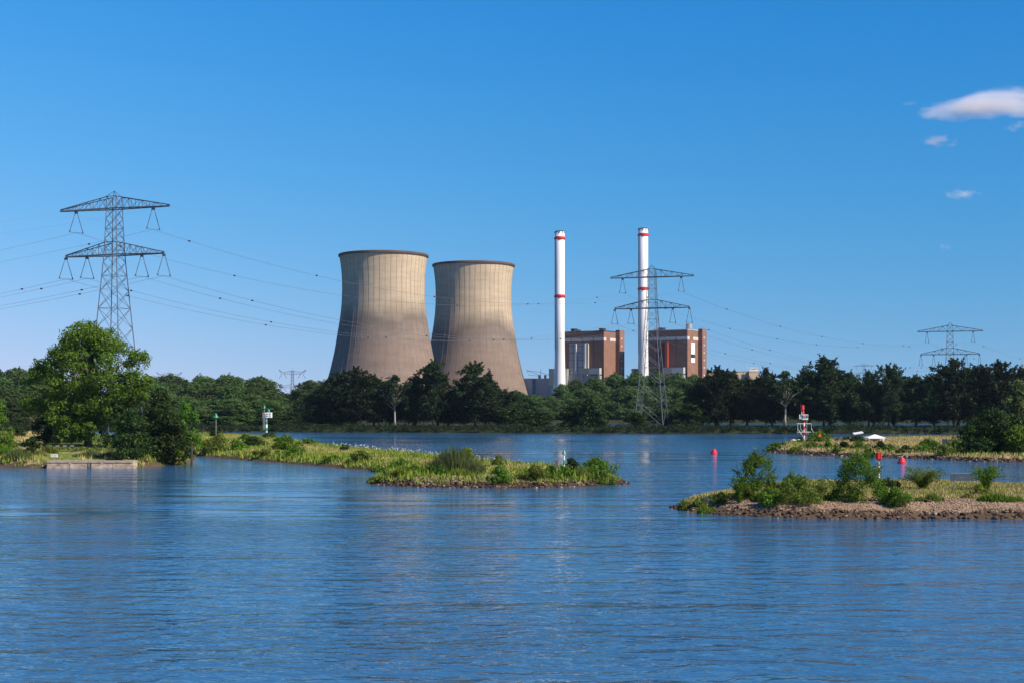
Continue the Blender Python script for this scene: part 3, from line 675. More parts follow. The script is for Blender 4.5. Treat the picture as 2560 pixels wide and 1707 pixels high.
# ------------------------------------------------------------------ lattice pylons
PHI = R(18)
def pylon_meshes(H):
    """standard twin-crossarm pylon: origin at the foot, arms along local x"""
    def half(z): return float(np.interp(z, [0, H - 41, H - 18.3, H - 5, H - 1.5], [6.2, 3.75, 2.08, 1.6, 1.5]))
    body = MB(); zs = [0]; z = 0.0
    while z < H - 6: z += max(2.2, half(z) * 1.55); zs.append(min(z, H - 5))
    zs = [a for a in zs if a < H - 6] + [H - 5, H - 1.5]
    cn = lambda z: [Vector((sx * half(z), sy * half(z), z)) for sx, sy in ((-1, -1), (1, -1), (1, 1), (-1, 1))]
    for i in range(len(zs) - 1):
        A, B = cn(zs[i]), cn(zs[i + 1]); rr = 0.17 if zs[i] < H - 20 else 0.14
        for k in range(4):
            body.bar(A[k], B[k], rr, 4); j = (k + 1) % 4
            body.bar(A[k], B[j], .075, 3); body.bar(A[j], B[k], .075, 3)
            if i % 2 == 0: body.bar(B[k], B[j], .07, 3)
    for c in cn(H - 1.5): body.bar(c, (0, 0, H + .1), .09, 3)
    arms = []
    for z, Lh, top in ((H - 5, 18.2, 3.4), (H - 18.3, 16.4, 3.6)):
        a = MB(); hw = half(z)
        for sx in (-1, 1):
            tip = Vector((sx * Lh, 0, z + .3)); n = 7
            for sy in (-1, 1):
                lo = [Vector((sx * hw, sy * hw, z)).lerp(Vector((sx * Lh, sy * .15, z)), k / n) for k in range(n + 1)]
                hi = [Vector((sx * hw, sy * hw * .8, z + top)).lerp(Vector((sx * Lh, sy * .15, z + .4)), k / n) for k in range(n + 1)]
                a.bar(lo[0], lo[-1], .21, 4); a.bar(hi[0], hi[-1], .14, 4)
                for k in range(n): a.bar(lo[k], hi[k], .075, 3); a.bar(lo[k + 1] if k % 2 else lo[k], hi[k] if k % 2 else hi[k + 1], .075, 3)
            for k in range(0, n, 1):
                t = k / n; y = hw * (1 - t); x = sx * (hw + (Lh - hw) * t); x2 = sx * (hw + (Lh - hw) * (k + 1) / n); y2 = hw * (1 - (k + 1) / n)
                a.bar((x, -y, z), (x2, y2, z), .07, 3)
        a.bar((-hw, -hw, z), (hw, -hw, z), .2); a.bar((-hw, hw, z), (hw, hw, z), .2); a.bar((-hw, -hw, z + top), (hw, -hw, z + top), .13)
        arms.append(a)
    ins = [(sx * 12.8, H - 5) for sx in (-1, 1)] + [(sx * q, H - 18.3) for sx in (-1, 1) for q in (9.1, 16.3)]
    return body, arms, ins
LD = Vector((0.70, 0.71, 0))                       # direction of the line
def insulator_mesh(rz):
    m = MB(); d = LD.copy(); d.rotate(Matrix.Rotation(-rz, 3, 'Z'))
    m.box((0, 0, -.3), (.9, .5, .6))
    for s_ in (-1, 1):
        q = d * s_ * 2.0 + Vector((0, 0, -5.7)); p0 = d * s_ * .35 + Vector((0, 0, -.5))
        m.bar(p0, q, .09, 5); m.bar(q + Vector((0, 0, .1)), q - Vector((0, 0, .5)), .2, 6)
        for k in range(1, 9):
            c = p0.lerp(q, 0.25 + k * .08); e = (q - p0).normalized() * .05; m.bar(c - e, c + e, .14, 6)
    m.bar(d * -2.4 + Vector((0, 0, -6.15)), d * 2.4 + Vector((0, 0, -6.15)), .06, 4)
    return m
INSM = paint('insulator_glass', (0.07, 0.10, 0.13), 0.35, 0.1, 1.0)
def pylon(px, Y, ytop, label, zfoot, rz=PHI, group='power line pylons'):
    top = P(px, ytop, Y); root = empty('pylon', (top.x, Y, zfoot), label, 'pylon', group, -rz)
    H = top.z - zfoot; body, arms, ins = pylon_meshes(H)
    body.build('lattice_body', M['steel'], root)
    for a in arms: a.build('crossarm', M['steel'], root)
    im = insulator_mesh(-rz); first = None
    for x, z in ins:
        o = im.build('insulator', INSM, root) if first is None else link(first.copy(), root)
        first = first or o; o.location = (x, 0, z - .25)
    bpy.context.view_layer.update(); mw = root.matrix_world.copy()
    return [mw @ Vector((x, 0, z - 6.42)) for x, z in ins] + [mw @ Vector((sx * 18.1, 0, H - 5)) for sx in (-1, 1)]
aL = pylon(286, 402, 479, 'tallest lattice pylon rising behind the big poplar', 1.0)
aC = pylon(1629.5, 600, 664, 'lattice pylon on the far bank in front of the right chimney', 2.0)
aR = pylon(2375, 815, 807, 'lattice pylon above the trees at the right', 2.0)
# feet of the middle pylon stand on concrete; cables
def lerp_v(a, b, t): return a.lerp(b, t)
NAMES = ['inner cable pair under the left end of the upper crossarms', 'cable pair under the right end of the upper crossarms', 'inner left cable pair under the lower crossarms', 'outer left cable pair under the lower crossarms',
         'inner right cable pair under the lower crossarms', 'outer right cable pair under the lower crossarms', 'thin earth wire from the left tips of the upper crossarms', 'thin earth wire from the right tips of the upper crossarms']
spm = MB(); spm.box((0, 0, 0), (.55, .55, .4)); spo = spm.build('spacer', M['spacer']); spd = spo.data; bpy.data.objects.remove(spo)
for k in range(8):
    aN = aL[k] + Vector((-290, 70, -14)); aF = aR[k] + Vector((205, 230, -2))
    pts = [aN, aL[k], aC[k], aR[k], aF]; m = MB(); earth = k >= 6; sp = []
    for off in ((0,) if earth else (-.22, .22)):
        for i in range(4):
            a, b = pts[i], pts[i + 1]; sag = (6.5 if earth else 10.5) * (1.15 if i == 1 else 1.0)
            line = []
            for j in range(25):
                t = j / 24; q = a.lerp(b, t); q.z -= 4 * sag * t * (1 - t); q = q + Vector((.5, -.5, 0)) * off * 2; line.append(q)
            m.tube(line, .012 if earth else .021, 3)
            if off <= 0 and not earth:
                for j in range(1, 7):
                    t = (j - .5 + .22 * math.sin(k * 7 + i * 3 + j)) / 6; q = a.lerp(b, t); q.z -= 4 * sag * t * (1 - t); sp.append(q)
    o = tag(m.build('power_cable', M['wire']), NAMES[k], 'power cable', 'cables of the power line')
    for q in sp:
        s_ = link(bpy.data.objects.new('spacer', spd), o); s_.location = q
# distant line with raised arm tips
def delta_pylon(px, Y, ytop, label):
    top = P(px, ytop, Y); root = empty('pylon', (top.x, Y, 1.9), label, 'pylon', 'distant pylons with raised arm tips'); H = top.z - 1.9
    b = MB(); hf = lambda z: float(np.interp(z, [0, H - 20, H], [5, 1.7, 1.0])); zs = np.linspace(0, H - 2, 16)
    for i in range(15):
        z0, z1 = zs[i], zs[i + 1]
        for sx, sy in ((-1, -1), (1, -1), (1, 1), (-1, 1)):
            b.bar((sx * hf(z0), sy * hf(z0), z0), (sx * hf(z1), sy * hf(z1), z1), .22); b.bar((sx * hf(z0), sy * hf(z0), z0), (-sx * hf(z1), sy * hf(z1), z1), .13, 3)
    b.bar((0, 0, H - 2), (0, 0, H + 1), .15); b.build('lattice_body', M['steel'], root)
    for zz, L in ((H - 7, 17), (H - 24, 18)):
        a = MB()
        for sx in (-1, 1):
            for sy in (-.7, .7):
                a.bar((sx * 1.2, sy, zz), (sx * L * .62, sy * .5, zz + .6), .22); a.bar((sx * 1.2, sy, zz + 4.5), (sx * L * .62, sy * .5, zz + 2.2), .2)
                a.bar((sx * L * .62, sy * .5, zz + .8), (sx * L, 0, zz + 5.6), .24); a.bar((sx * L * .62, sy * .5, zz + 1.8), (sx * L, 0, zz + 5.8), .2)
            a.bar((sx * L, 0, zz + 5.7), (sx * L * .78, 0, zz - .2), .22); a.bar((sx * L * .78, 0, zz - .2), (sx * L * .98, 0, zz - 5.2), .26)
            a.bar((sx * L * .62, 0, zz + .6), (sx * L * .40, 0, zz - 4.6), .26); 
            for k in range(5): a.bar((sx * (1.2 + k * 2), .5, zz), (sx * (2.2 + k * 2), .5, zz + 4), .12, 3)
        a.build('crossarm', M['steel'], root)
delta_pylon(731, 1750, 921, 'small distant pylon with raised arm tips left of the cooling towers')
delta_pylon(423, 1850, 927, 'distant pylon showing only raised arm tips beside the big poplar')
pylon(2160, 2500, 908, 'faint distant pylon left of the pylon above the right trees', 1.9, PHI, 'distant pylons')
# ------------------------------------------------------------------ bushes and trees near the camera
def bush(land, px, py, wpx, hpx, label, mat='leaf_green', style='bush', seed=0, name='bush', cat='bush', group=None, leaf=None, dens=1.0):
    p = land.at(px, py); Y = p.y; W = wpx * Y / F * (1.28 if land is isl_r or land is spit else 1.12); H = hpx * Y / F * 1.08; rs = np.random.RandomState(seed + int(px) * 7)
    lf = leaf or max(0.10, Y * 0.0011)
    area = W * H + W * W * 0.5; nt = int(min(26000, max(500, 9.0 * area / (lf * lf) * dens)))
    if style == 'bush':
        nb = 30; B, r = crown_blobs(rs, H, W * 1.15, H * 0.06, nb, PROF['round'], shell=.35, lob=.4, rmin=.12, rmax=.22)
        me = blobs_mesh(name, B, np.minimum(r, H * .35), nt // nb, lf, M[mat], rs, squash=.85)
    elif style == 'shrub':
        nb = 70; B, r = crown_blobs(rs, H * .9, W * 1.12, H * 0.02, nb, PROF['dome'], shell=.3, lob=.22, rmin=.07, rmax=.14); B = np.array(B); r = np.array(r); n1 = int(nt * .8)
        ii = rs.randint(0, nb, n1); d = rand_dirs(n1, rs); C = B[ii] + d * (r[ii] * (.5 + .6 * rs.rand(n1)))[:, None]; Nn = d + rs.normal(size=d.shape) * .7
        ns = 60; C2 = []                      # loose sprays of twigs breaking the outline
        for k in range(ns):
            b0 = B[rs.randint(nb)]; o_ = np.array([b0[0] / W * 1.2, b0[1] / W * 1.2, .8]) + rs.normal(size=3) * .25; o_ /= np.linalg.norm(o_); L = H * rs.uniform(.15, .34)
            t = rs.rand(max(4, int(nt * .2 / ns))); C2.append(b0 + o_ * (t * L)[:, None] + rand_dirs(len(t), rs) * (W * .022))
        C2 = np.concatenate(C2); C = np.concatenate([C, C2]); Nn = np.concatenate([Nn, rand_dirs(len(C2), rs)]); C[:, 2] = np.maximum(C[:, 2], .03)
        V, Q = quads(C, Nn, lf * rs.uniform(.6, 1.3, len(C)), rs, .6); me = np_mesh(name, V, Q, M[mat])
    elif style == 'upright':                     # many upright shoots
        ns = 34; C = []; Nn = []
        for k in range(ns):
            a = rs.uniform(0, 6.28); rad = rs.rand() ** .5; h = H * (1 - .55 * rad ** 1.5) * rs.uniform(.7, 1.0)
            b0 = np.array([math.cos(a) * rad * W * .22, math.sin(a) * rad * W * .22, 0]); e = b0 + np.array([math.cos(a) * rad * W * .27, math.sin(a) * rad * W * .27, h])
            t = rs.rand(nt // ns) ** .8; c = b0 + (e - b0) * t[:, None]; c += rand_dirs(len(t), rs) * (W * .07 * (1.15 - t))[:, None]
            C.append(c); Nn.append(rand_dirs(len(t), rs) * .8 + np.array([0, 0, .3]))
        V, Q = quads(np.concatenate(C), np.concatenate(Nn), lf * rs.uniform(.7, 1.4, nt // ns * ns), rs, .5, (0, 0, 1), .5); me = np_mesh(name, V, Q, M[mat])
    elif style == 'feather':                     # arching thin branches
        ns = 46; C = []
        for k in range(ns):
            a = rs.uniform(0, 6.28); h = H * rs.uniform(.55, 1.05); out = W * .5 * rs.uniform(.4, 1.05); t = rs.rand(nt // ns)
            rr = out * t ** 1.3; z = h * np.sin(np.minimum(t * 1.9, 2.2)) ; c = np.stack([math.cos(a) * rr, math.sin(a) * rr, np.maximum(z, .02)], 1)
            c += rand_dirs(len(t), rs) * (W * .05); C.append(c)
        C = np.concatenate(C); V, Q = quads(C, rand_dirs(len(C), rs), lf * rs.uniform(.6, 1.2, len(C)), rs, .5); me = np_mesh(name, V, Q, M[mat])
    elif style == 'reed':
        n = nt // 2; a = rs.uniform(0, 6.28, n); rr = W * .5 * rs.rand(n) ** .5; x = np.cos(a) * rr; y = np.sin(a) * rr * .6
        h = H * (1 - .4 * (rr / (W * .5)) ** 2) * rs.uniform(.3, 1.0, n) * (1 + .25 * np.sin(x * 7 / W + seed)); C = np.stack([x, y, h * .5], 1)
        Nn = np.stack([rs.normal(size=n), rs.normal(size=n), np.abs(rs.normal(size=n)) * .7], 1); Nn /= np.linalg.norm(Nn, axis=1, keepdims=True)
        up = np.array([0, 0, 1.0]) + rs.normal(size=(n, 3)) * .28; b = np.cross(Nn, up); wv = lf * .35
        V = np.stack([C - up * h[:, None] * .5 - b * wv, C - up * h[:, None] * .5 + b * wv, C + up * h[:, None] * .5], 1).reshape(-1, 3); me = np_mesh(name, V, np.arange(3 * n).reshape(n, 3), M[mat])
    o = link(bpy.data.objects.new(name, me)); o.location = (p.x, p.y, p.z - .05); return tag(o, label, cat, group)
def near_tree(base, H, W, zb, label, mat, kind='round', seed=0, leaf=.4, nb=90, per=90, r0=.3, bark='bark', name='tree', extra=None, group=None, shell=.45, lob=.35, rmin=.08, rmax=.15, droop=0., limbs=14, cdx=0.0):
    rs = np.random.RandomState(seed); B, r = crown_blobs(rs, H, W, zb, nb, PROF[kind], shell=shell, lob=lob, rmin=rmin, rmax=rmax)
    B = [(b[0] + cdx * (b[2] / H), b[1], b[2]) for b in B]
    if extra: 
        for (x, y, z, q) in extra: B.append((x, y, z)); r.append(q)
    root = empty(name, base, label, 'tree', group)
    link(bpy.data.objects.new('trunk', trunk_mesh('trunk', rs, H, zb, W, r0, B, M[bark], limbs)), root)
    link(bpy.data.objects.new('crown', blobs_mesh('crown', B, r, per, leaf, M[mat], rs, droop=droop, sprays=nb, slen=(H * .015, H * .055))), root); return root
# the big poplar
b = left.at(220, 1115); Hp = P(220, 805, b.y).z - b.z; k = b.y / F; ex = []
rs = np.random.RandomState(77)
for cx, cy, rad, n in ((178, 1035, 48, 16), (165, 985, 45, 10), (300, 1010, 55, 16), (330, 960, 45, 12), (240, 1060, 45, 12), (205, 1070, 40, 10), (112, 925, 22, 6), (350, 900, 30, 8), (365, 980, 25, 6)):
    for q in range(n):
        d = rand_dirs(1, rs)[0] * rad * k * .8; ex.append(((cx - 220) * k + d[0], -2.0 + d[1] - 2.5, (1115 - cy) * k + d[2] * .8, rs.uniform(.9, 1.7)))
near_tree(b, Hp * .985, 290 * k, 6.0, 'big green poplar with pale trunk behind the concrete quay', 'leaf_poplar', 'dome', 12, .44, 310, 185, .75, extra=ex, shell=.32, lob=.44, rmin=.05, rmax=.10, limbs=40, cdx=0.2)
# neighbours on the left bank
def bank_tree(px, py, ytop, wpx, label, mat, **kw):
    b = left.at(px, py); k = b.y / F; return near_tree(b, P(px, ytop, b.y).z - b.z, wpx * k, kw.pop('zb', .5), label, mat, **kw)
bank_tree(98, 1104, 958, 75, 'slender drooping pale willow left of the big poplar', 'leaf_willow', kind='tall', seed=3, leaf=.42, nb=60, per=70, droop=3.0, zb=5)
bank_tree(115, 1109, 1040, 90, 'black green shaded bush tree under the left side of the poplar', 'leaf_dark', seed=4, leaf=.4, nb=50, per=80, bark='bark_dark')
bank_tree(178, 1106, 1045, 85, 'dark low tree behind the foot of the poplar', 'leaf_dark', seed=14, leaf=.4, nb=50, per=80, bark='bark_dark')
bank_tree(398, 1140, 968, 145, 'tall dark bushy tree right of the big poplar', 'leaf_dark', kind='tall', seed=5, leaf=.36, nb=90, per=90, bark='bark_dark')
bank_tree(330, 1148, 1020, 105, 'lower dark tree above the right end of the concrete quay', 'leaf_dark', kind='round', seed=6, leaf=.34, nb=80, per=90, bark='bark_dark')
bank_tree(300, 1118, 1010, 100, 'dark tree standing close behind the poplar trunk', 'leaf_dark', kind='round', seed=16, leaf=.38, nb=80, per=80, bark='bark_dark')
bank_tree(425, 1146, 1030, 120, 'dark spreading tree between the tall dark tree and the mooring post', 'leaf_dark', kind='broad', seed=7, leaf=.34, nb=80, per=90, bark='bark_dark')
bank_tree(466, 1138, 1004, 95, 'fresh light green tree beside the mooring post', 'leaf_poplar', kind='round', seed=8, leaf=.34, nb=60, per=80)
bank_tree(450, 1152, 1085, 75, 'low yellow green tree overhanging the water beside the mooring post', 'leaf_yellow', kind='broad', seed=9, leaf=.3, nb=45, per=80, bark='bark_dark')
bank_tree(-12, 1118, 992, 80, 'green tree cut by the left edge of the view', 'leaf_green', seed=10, leaf=.4, nb=60, per=80)
bank_tree(80, 1150, 1092, 52, 'small dark sapling with thin trunk on the shore left of the quay', 'leaf_dark', seed=11, leaf=.22, nb=45, per=55, zb=1.3, r0=.12, shell=.3)
for px, py, w_, h_, lb, mt, st in [
    (18, 1125, 60, 32, 'round green bush at the left edge above the reeds', 'leaf_green', 'bush'), (45, 1092, 36, 26, 'small dark green bush in front of the water behind the left bank', 'leaf_dark', 'bush'),
    (10, 1162, 70, 24, 'bright green reed clump on the shore at the left edge', 'leaf_green', 'reed'), (88, 1163, 55, 16, 'reed clump on the shore between sapling and quay', 'leaf_green', 'reed'), (48, 1160, 60, 18, 'dark reed clump on the shore under the sapling', 'leaf_dark', 'reed'),
    (305, 1147, 45, 24, 'dark round shrub on the lawn near the right end of the quay', 'leaf_dark', 'feather'), (360, 1163, 40, 26, 'olive reed clump right of the quay', 'leaf_olive', 'reed'), (408, 1162, 70, 28, 'fresh green reed clump under the dark trees', 'leaf_green', 'reed'),
    (120, 1132, 45, 20, 'grassy green bush left of the small white sign', 'leaf_olive', 'reed'), (40, 1148, 60, 26, 'tawny tall grass clump left of the sapling', 'leaf_willow', 'reed'), (225, 1141, 80, 16, 'tawny tall grass clump in front of the poplar trunk', 'leaf_willow', 'reed'), (275, 1144, 70, 18, 'olive tall grass clump right of the poplar trunk', 'leaf_olive', 'reed'),
    (455, 1159, 50, 20, 'olive scrub on the shore left of the mooring post', 'leaf_olive', 'bush')]:
    bush(left, px, py, w_, h_, lb, mt, st, 1)
# far spit
for px, py, w_, h_, lb, mt, st in [
    (541, 1092, 34, 26, 'dark round bush at the foot of the plain green topped pole', 'leaf_dark', 'bush'), (548, 1128, 46, 40, 'leafy green bush on the spit below the plain green topped pole', 'leaf_olive', 'bush'), (492, 1118, 44, 28, 'green bush on the spit right behind the mooring post', 'leaf_green', 'bush'),
    (588, 1130, 42, 28, 'dark green bush at the water left of the green beacon', 'leaf_green', 'bush'), (522, 1138, 40, 26, 'yellow green bush at the water right of the mooring post', 'leaf_yellow', 'bush'), (612, 1100, 30, 16, 'small green bush left of the green beacon foot', 'leaf_green', 'bush'),
    (634, 1116, 46, 26, 'dark bush in front of the green beacon foot', 'leaf_dark', 'bush'), (672, 1096, 26, 14, 'tiny dark bush right of the green beacon foot', 'leaf_dark', 'bush'), (712, 1106, 60, 20, 'long green bush on the back of the spit', 'leaf_green', 'bush'), (722, 1126, 80, 30, 'widest dark green bush in the middle of the spit', 'leaf_green', 'bush'),
    (774, 1113, 40, 18, 'green bush on the rocky point behind the spit', 'leaf_green', 'bush'), (861, 1128, 22, 20, 'small dark cone shaped bush on the back edge of the spit', 'leaf_dark', 'upright'), (738, 1152, 48, 24, 'green bush at the water in the middle of the spit', 'leaf_green', 'bush'), (660, 1140, 50, 18, 'low olive bush below the green beacon', 'leaf_olive', 'bush'),
    (904, 1170, 60, 26, 'dark bush at the water where the spit narrows', 'leaf_olive', 'bush'), (1003, 1168, 56, 22, 'green bush among white flowers left of the reed clump', 'leaf_green', 'bush'), (946, 1180, 46, 18, 'green bush at the water left of the gravel point', 'leaf_green', 'bush'), (830, 1163, 50, 16, 'low dark bush at the water left of the narrows', 'leaf_green', 'bush'), (1035, 1183, 70, 22, 'broad green weeds in front of the reed clump', 'leaf_green', 'bush'),
    (1138, 1183, 120, 56, 'tall olive reed clump on the middle of the island', 'leaf_willow', 'reed'), (1166, 1160, 44, 38, 'feathery bush behind the tall reed clump', 'leaf_olive', 'bush'), (1120, 1172, 60, 34, 'olive bush inside the reed clump', 'leaf_olive', 'bush'), (1247, 1166, 30, 26, 'small round bush right of the reed clump', 'leaf_olive', 'bush'),
    (995, 1207, 32, 28, 'yellow green bush near the left tip of the island', 'leaf_yellow', 'upright'), (950, 1208, 50, 16, 'low olive weeds on the left tip of the island', 'leaf_olive', 'bush'), (1088, 1208, 66, 34, 'spiky green bush in front of the reed clump', 'leaf_green', 'upright'), (1250, 1208, 52, 36, 'dark green bush on the gravel of the island', 'leaf_green', 'bush'),
    (1316, 1216, 58, 20, 'bright yellow green bush on the stones of the island', 'leaf_yellow', 'bush'), (1335, 1196, 70, 30, 'wide olive weed bed left of the dark info board', 'leaf_olive', 'bush'), (1378, 1199, 50, 26, 'green weed bush just left of the dark info board', 'leaf_green', 'bush'), (1428, 1180, 34, 32, 'dark round bush behind the green arrow pole', 'leaf_dark', 'bush'), (1490, 1206, 74, 40, 'green bush on the right end of the island', 'leaf_green', 'bush'), (1510, 1196, 46, 32, 'olive bush behind the right end of the island', 'leaf_olive', 'bush'),
    (1415, 1206, 44, 22, 'green weeds under the dark info board', 'leaf_green', 'bush'), (1150, 1213, 60, 18, 'yellow green weeds on the front stones of the island', 'leaf_yellow', 'reed'), (1040, 1213, 60, 14, 'yellow green weeds left of the spiky bush', 'leaf_yellow', 'bush'), (1455, 1192, 50, 22, 'olive weeds right of the green arrow pole', 'leaf_olive', 'reed')]:
    bush(spit, px, py, w_, h_, lb, mt, st, 2, group='bushes on the middle spit and island')
# near island on the right
for px, py, w_, h_, lb, mt, st in [
    (1890, 1280, 82, 116, 'dark upright willow bush near the left tip of the near island', 'leaf_green', 'shrub'), (1848, 1262, 46, 60, 'wispy arching bush leaning left from the dark upright willow', 'leaf_green', 'feather'), (1862, 1284, 60, 22, 'light green weeds at the foot of the dark upright willow', 'leaf_yellow', 'bush'),
    (2008, 1262, 100, 64, 'feathery olive bush behind the middle of the near island', 'leaf_olive', 'shrub'), (1978, 1286, 74, 66, 'spreading green bush in the middle of the near island', 'leaf_poplar', 'shrub'), (1930, 1258, 60, 30, 'low dark bush between the upright willow and feathery bush', 'leaf_green', 'bush'),
    (2148, 1292, 96, 124, 'largest dense green bush on the near island, left of the red can', 'leaf_green', 'shrub'), (2208, 1291, 44, 34, 'green bush against the right flank of the largest bush', 'leaf_green', 'bush'), (2242, 1262, 62, 38, 'bright green bush right of the largest bush', 'leaf_poplar', 'bush'), (2236, 1236, 18, 30, 'thin sapling standing in the bright green bush', 'leaf_poplar', 'upright'),
    (2216, 1224, 40, 36, 'dark shrub behind the red and white pole', 'leaf_dark', 'upright'), (2238, 1222, 26, 30, 'small dark spire shrub right of the red and white pole', 'leaf_dark', 'upright'), (2308, 1226, 92, 50, 'feathery bush left of the grey board', 'leaf_olive', 'feather'), (2466, 1228, 72, 58, 'round green bush right of the grey board', 'leaf_green', 'feather'), (2448, 1238, 36, 26, 'yellow green shrub under the round bush by the grey board', 'leaf_yellow', 'bush'),
    (1765, 1282, 36, 26, 'yellow green tuft on the stones of the left tip', 'leaf_yellow', 'reed'), (1716, 1272, 34, 24, 'dry olive tuft at the very tip of the near island', 'leaf_olive', 'reed'), (1802, 1268, 44, 24, 'olive shrub on top of the left tip', 'leaf_olive', 'bush'), (2336, 1284, 40, 24, 'weed tuft on the gravel left of the grey board', 'leaf_olive', 'reed'), (2310, 1282, 44, 14, 'low olive weeds on the gravel', 'leaf_olive', 'reed'),
    (1822, 1288, 52, 24, 'green weeds on the stones left of the dark upright willow', 'leaf_green', 'bush'), (1922, 1289, 62, 30, 'bright green bush on the stones right of the dark upright willow', 'leaf_poplar', 'bush'), (1745, 1272, 40, 16, 'low green weeds along the left tip', 'leaf_olive', 'bush'), (2085, 1290, 56, 24, 'green bush on the stones left of the largest bush', 'leaf_green', 'bush'), (2040, 1284, 50, 16, 'yellow green weeds on the stones right of the spreading bush', 'leaf_yellow', 'bush'), (2140, 1292, 44, 16, 'yellow weeds in front of the largest bush', 'leaf_yellow', 'bush'), (2500, 1292, 90, 20, 'green weeds on the stones at the right edge', 'leaf_green', 'reed'), (2420, 1244, 30, 12, 'dark low tuft on the grass under the grey board', 'leaf_olive', 'bush'),
    (1975, 1222, 50, 14, 'low green hedge bush on the back edge of the near island', 'leaf_green', 'bush'), (2060, 1224, 60, 10, 'flat olive hedge bush on the back edge near the largest bush', 'leaf_olive', 'bush')]:
    bush(isl_r, px, py, w_, h_, lb, mt, st, 3, group='bushes on the near island')
# camp spit
for px, py, w_, h_, lb, mt, st in [
    (2046, 1106, 62, 26, 'round dark bush right of the red beacon', 'leaf_green', 'bush'), (2140, 1104, 46, 16, 'low dark bush under the white tilted panel', 'leaf_dark', 'bush'), (1944, 1124, 50, 16, 'low green bush on the tip of the camp spit', 'leaf_green', 'bush'), (2000, 1106, 20, 12, 'tiny bush left of the red beacon foot', 'leaf_dark', 'bush'),
    (1985, 1127, 46, 14, 'olive bush on the shore below the parasols', 'leaf_olive', 'bush'), (2030, 1130, 50, 16, 'green bush on the shore below the red beacon', 'leaf_olive', 'bush'), (2070, 1134, 40, 16, 'dark bush on the shore below the orange sign', 'leaf_green', 'bush'), (2108, 1137, 40, 18, 'dark bush on the shore below the dark tent', 'leaf_dark', 'bush'), (2148, 1138, 36, 22, 'green bush on the shore left of the cypress shaped bush', 'leaf_green', 'bush'),
    (2172, 1136, 30, 36, 'cypress shaped bush on the shore below the white tent', 'leaf_dark', 'upright'), (2200, 1140, 40, 20, 'dark bush on the shore right of the cypress shaped bush', 'leaf_dark', 'bush'), (2226, 1142, 34, 16, 'green bush on the shore behind the red can', 'leaf_green', 'bush'), (2264, 1142, 36, 14, 'dark bush on the shore behind the right buoy', 'leaf_dark', 'bush'),
    (2320, 1146, 56, 30, 'yellow green bush on the shore left of the blue sign', 'leaf_poplar', 'bush'), (2360, 1136, 40, 24, 'green bush below the blue sign', 'leaf_olive', 'bush'), (2392, 1146, 60, 34, 'olive bush on the shore before the right hand trees', 'leaf_olive', 'bush'), (2095, 1128, 40, 10, 'low olive weeds in the camp meadow', 'leaf_olive', 'bush'), (2250, 1130, 60, 10, 'green weeds in the meadow right of the red can', 'leaf_olive', 'bush')]:
    bush(spit_r, px, py, w_, h_, lb, mt, st, 4, group='bushes on the camp spit')
def camp_tree(px, py, ytop, wpx, label, mat, **kw):
    b = spit_r.at(px, py); k = b.y / F; return near_tree(b, P(px, ytop, b.y).z - b.z, wpx * k, kw.pop('zb', .4), label, mat, **kw)
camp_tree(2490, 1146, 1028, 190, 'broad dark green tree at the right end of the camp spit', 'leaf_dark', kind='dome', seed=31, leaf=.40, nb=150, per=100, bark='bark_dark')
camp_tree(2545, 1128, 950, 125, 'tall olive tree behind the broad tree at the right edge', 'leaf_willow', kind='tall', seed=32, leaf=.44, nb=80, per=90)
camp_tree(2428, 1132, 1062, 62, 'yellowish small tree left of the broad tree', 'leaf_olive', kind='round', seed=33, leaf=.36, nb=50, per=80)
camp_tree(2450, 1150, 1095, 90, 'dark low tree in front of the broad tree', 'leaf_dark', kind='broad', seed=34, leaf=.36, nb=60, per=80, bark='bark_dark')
camp_tree(2545, 1151, 1065, 110, 'bright green tree at the right edge of the camp spit', 'leaf_green', kind='round', seed=35, leaf=.38, nb=80, per=90, bark='bark_dark')

# ------------------------------------------------------------------ grass, flowers, stones
GRASS = random_mat('dry_grass_blades', [(0.0, (0.17, 0.18, 0.04)), (0.35, (0.32, 0.26, 0.10)), (0.7, (0.46, 0.35, 0.15)), (1.0, (0.55, 0.44, 0.22))], 0.9)
GREENG = random_mat('green_grass_blades', [(0.0, (0.065, 0.13, 0.012)), (0.6, (0.16, 0.23, 0.025)), (1.0, (0.29, 0.30, 0.05))], 0.9)
def blades(name, land, n, mask, hr, wd, mat, label, seed=0, cat='grass'):
    rs = np.random.RandomState(seed); q = land.scatter(n, rs); k = mask(q[:, 0], q[:, 1], q[:, 2], rs); q = q[k]; n = len(q)
    z = land.zof(q[:, 0], q[:, 1], q[:, 2]); h = rs.uniform(hr[0], hr[1], n) * (1 + .3 * vnoise(q[:, 0], q[:, 1], .4, seed))
    a = rs.uniform(0, 6.28, n); C = np.stack([q[:, 0], q[:, 1], z - .02], 1); s_ = np.stack([np.cos(a), np.sin(a), 0 * a], 1) * wd * .5
    tip = C + np.stack([rs.normal(size=n) * .22 * h, rs.normal(size=n) * .22 * h, h], 1)
    V = np.stack([C - s_, C + s_, tip], 1).reshape(-1, 3)
    return tag(link(bpy.data.objects.new(name, np_mesh(name, V, np.arange(3 * n).reshape(n, 3), mat))), label, cat, kind='stuff')
inview = lambda x, y, pad=350: (np.abs(x / y * F) < 1280 + pad)
blades('dry_grass', isl_r, 90000, lambda x, y, d, r: inview(x, y) & (d > 1.2) & (y > 134.2 + vnoise(x, y, .8, 3) * 1.4 - .02 * (x - 40)), (.15, .5), .07, GRASS, 'dry tawny grass covering the top of the near island', 1)
blades('green_grass', isl_r, 70000, lambda x, y, d, r: inview(x, y) & (d > 1.2) & (y > 138.5 + vnoise(x, y, .5, 9) * 4), (.15, .45), .07, GREENG, 'green grass mixed in on the back of the near island', 11)
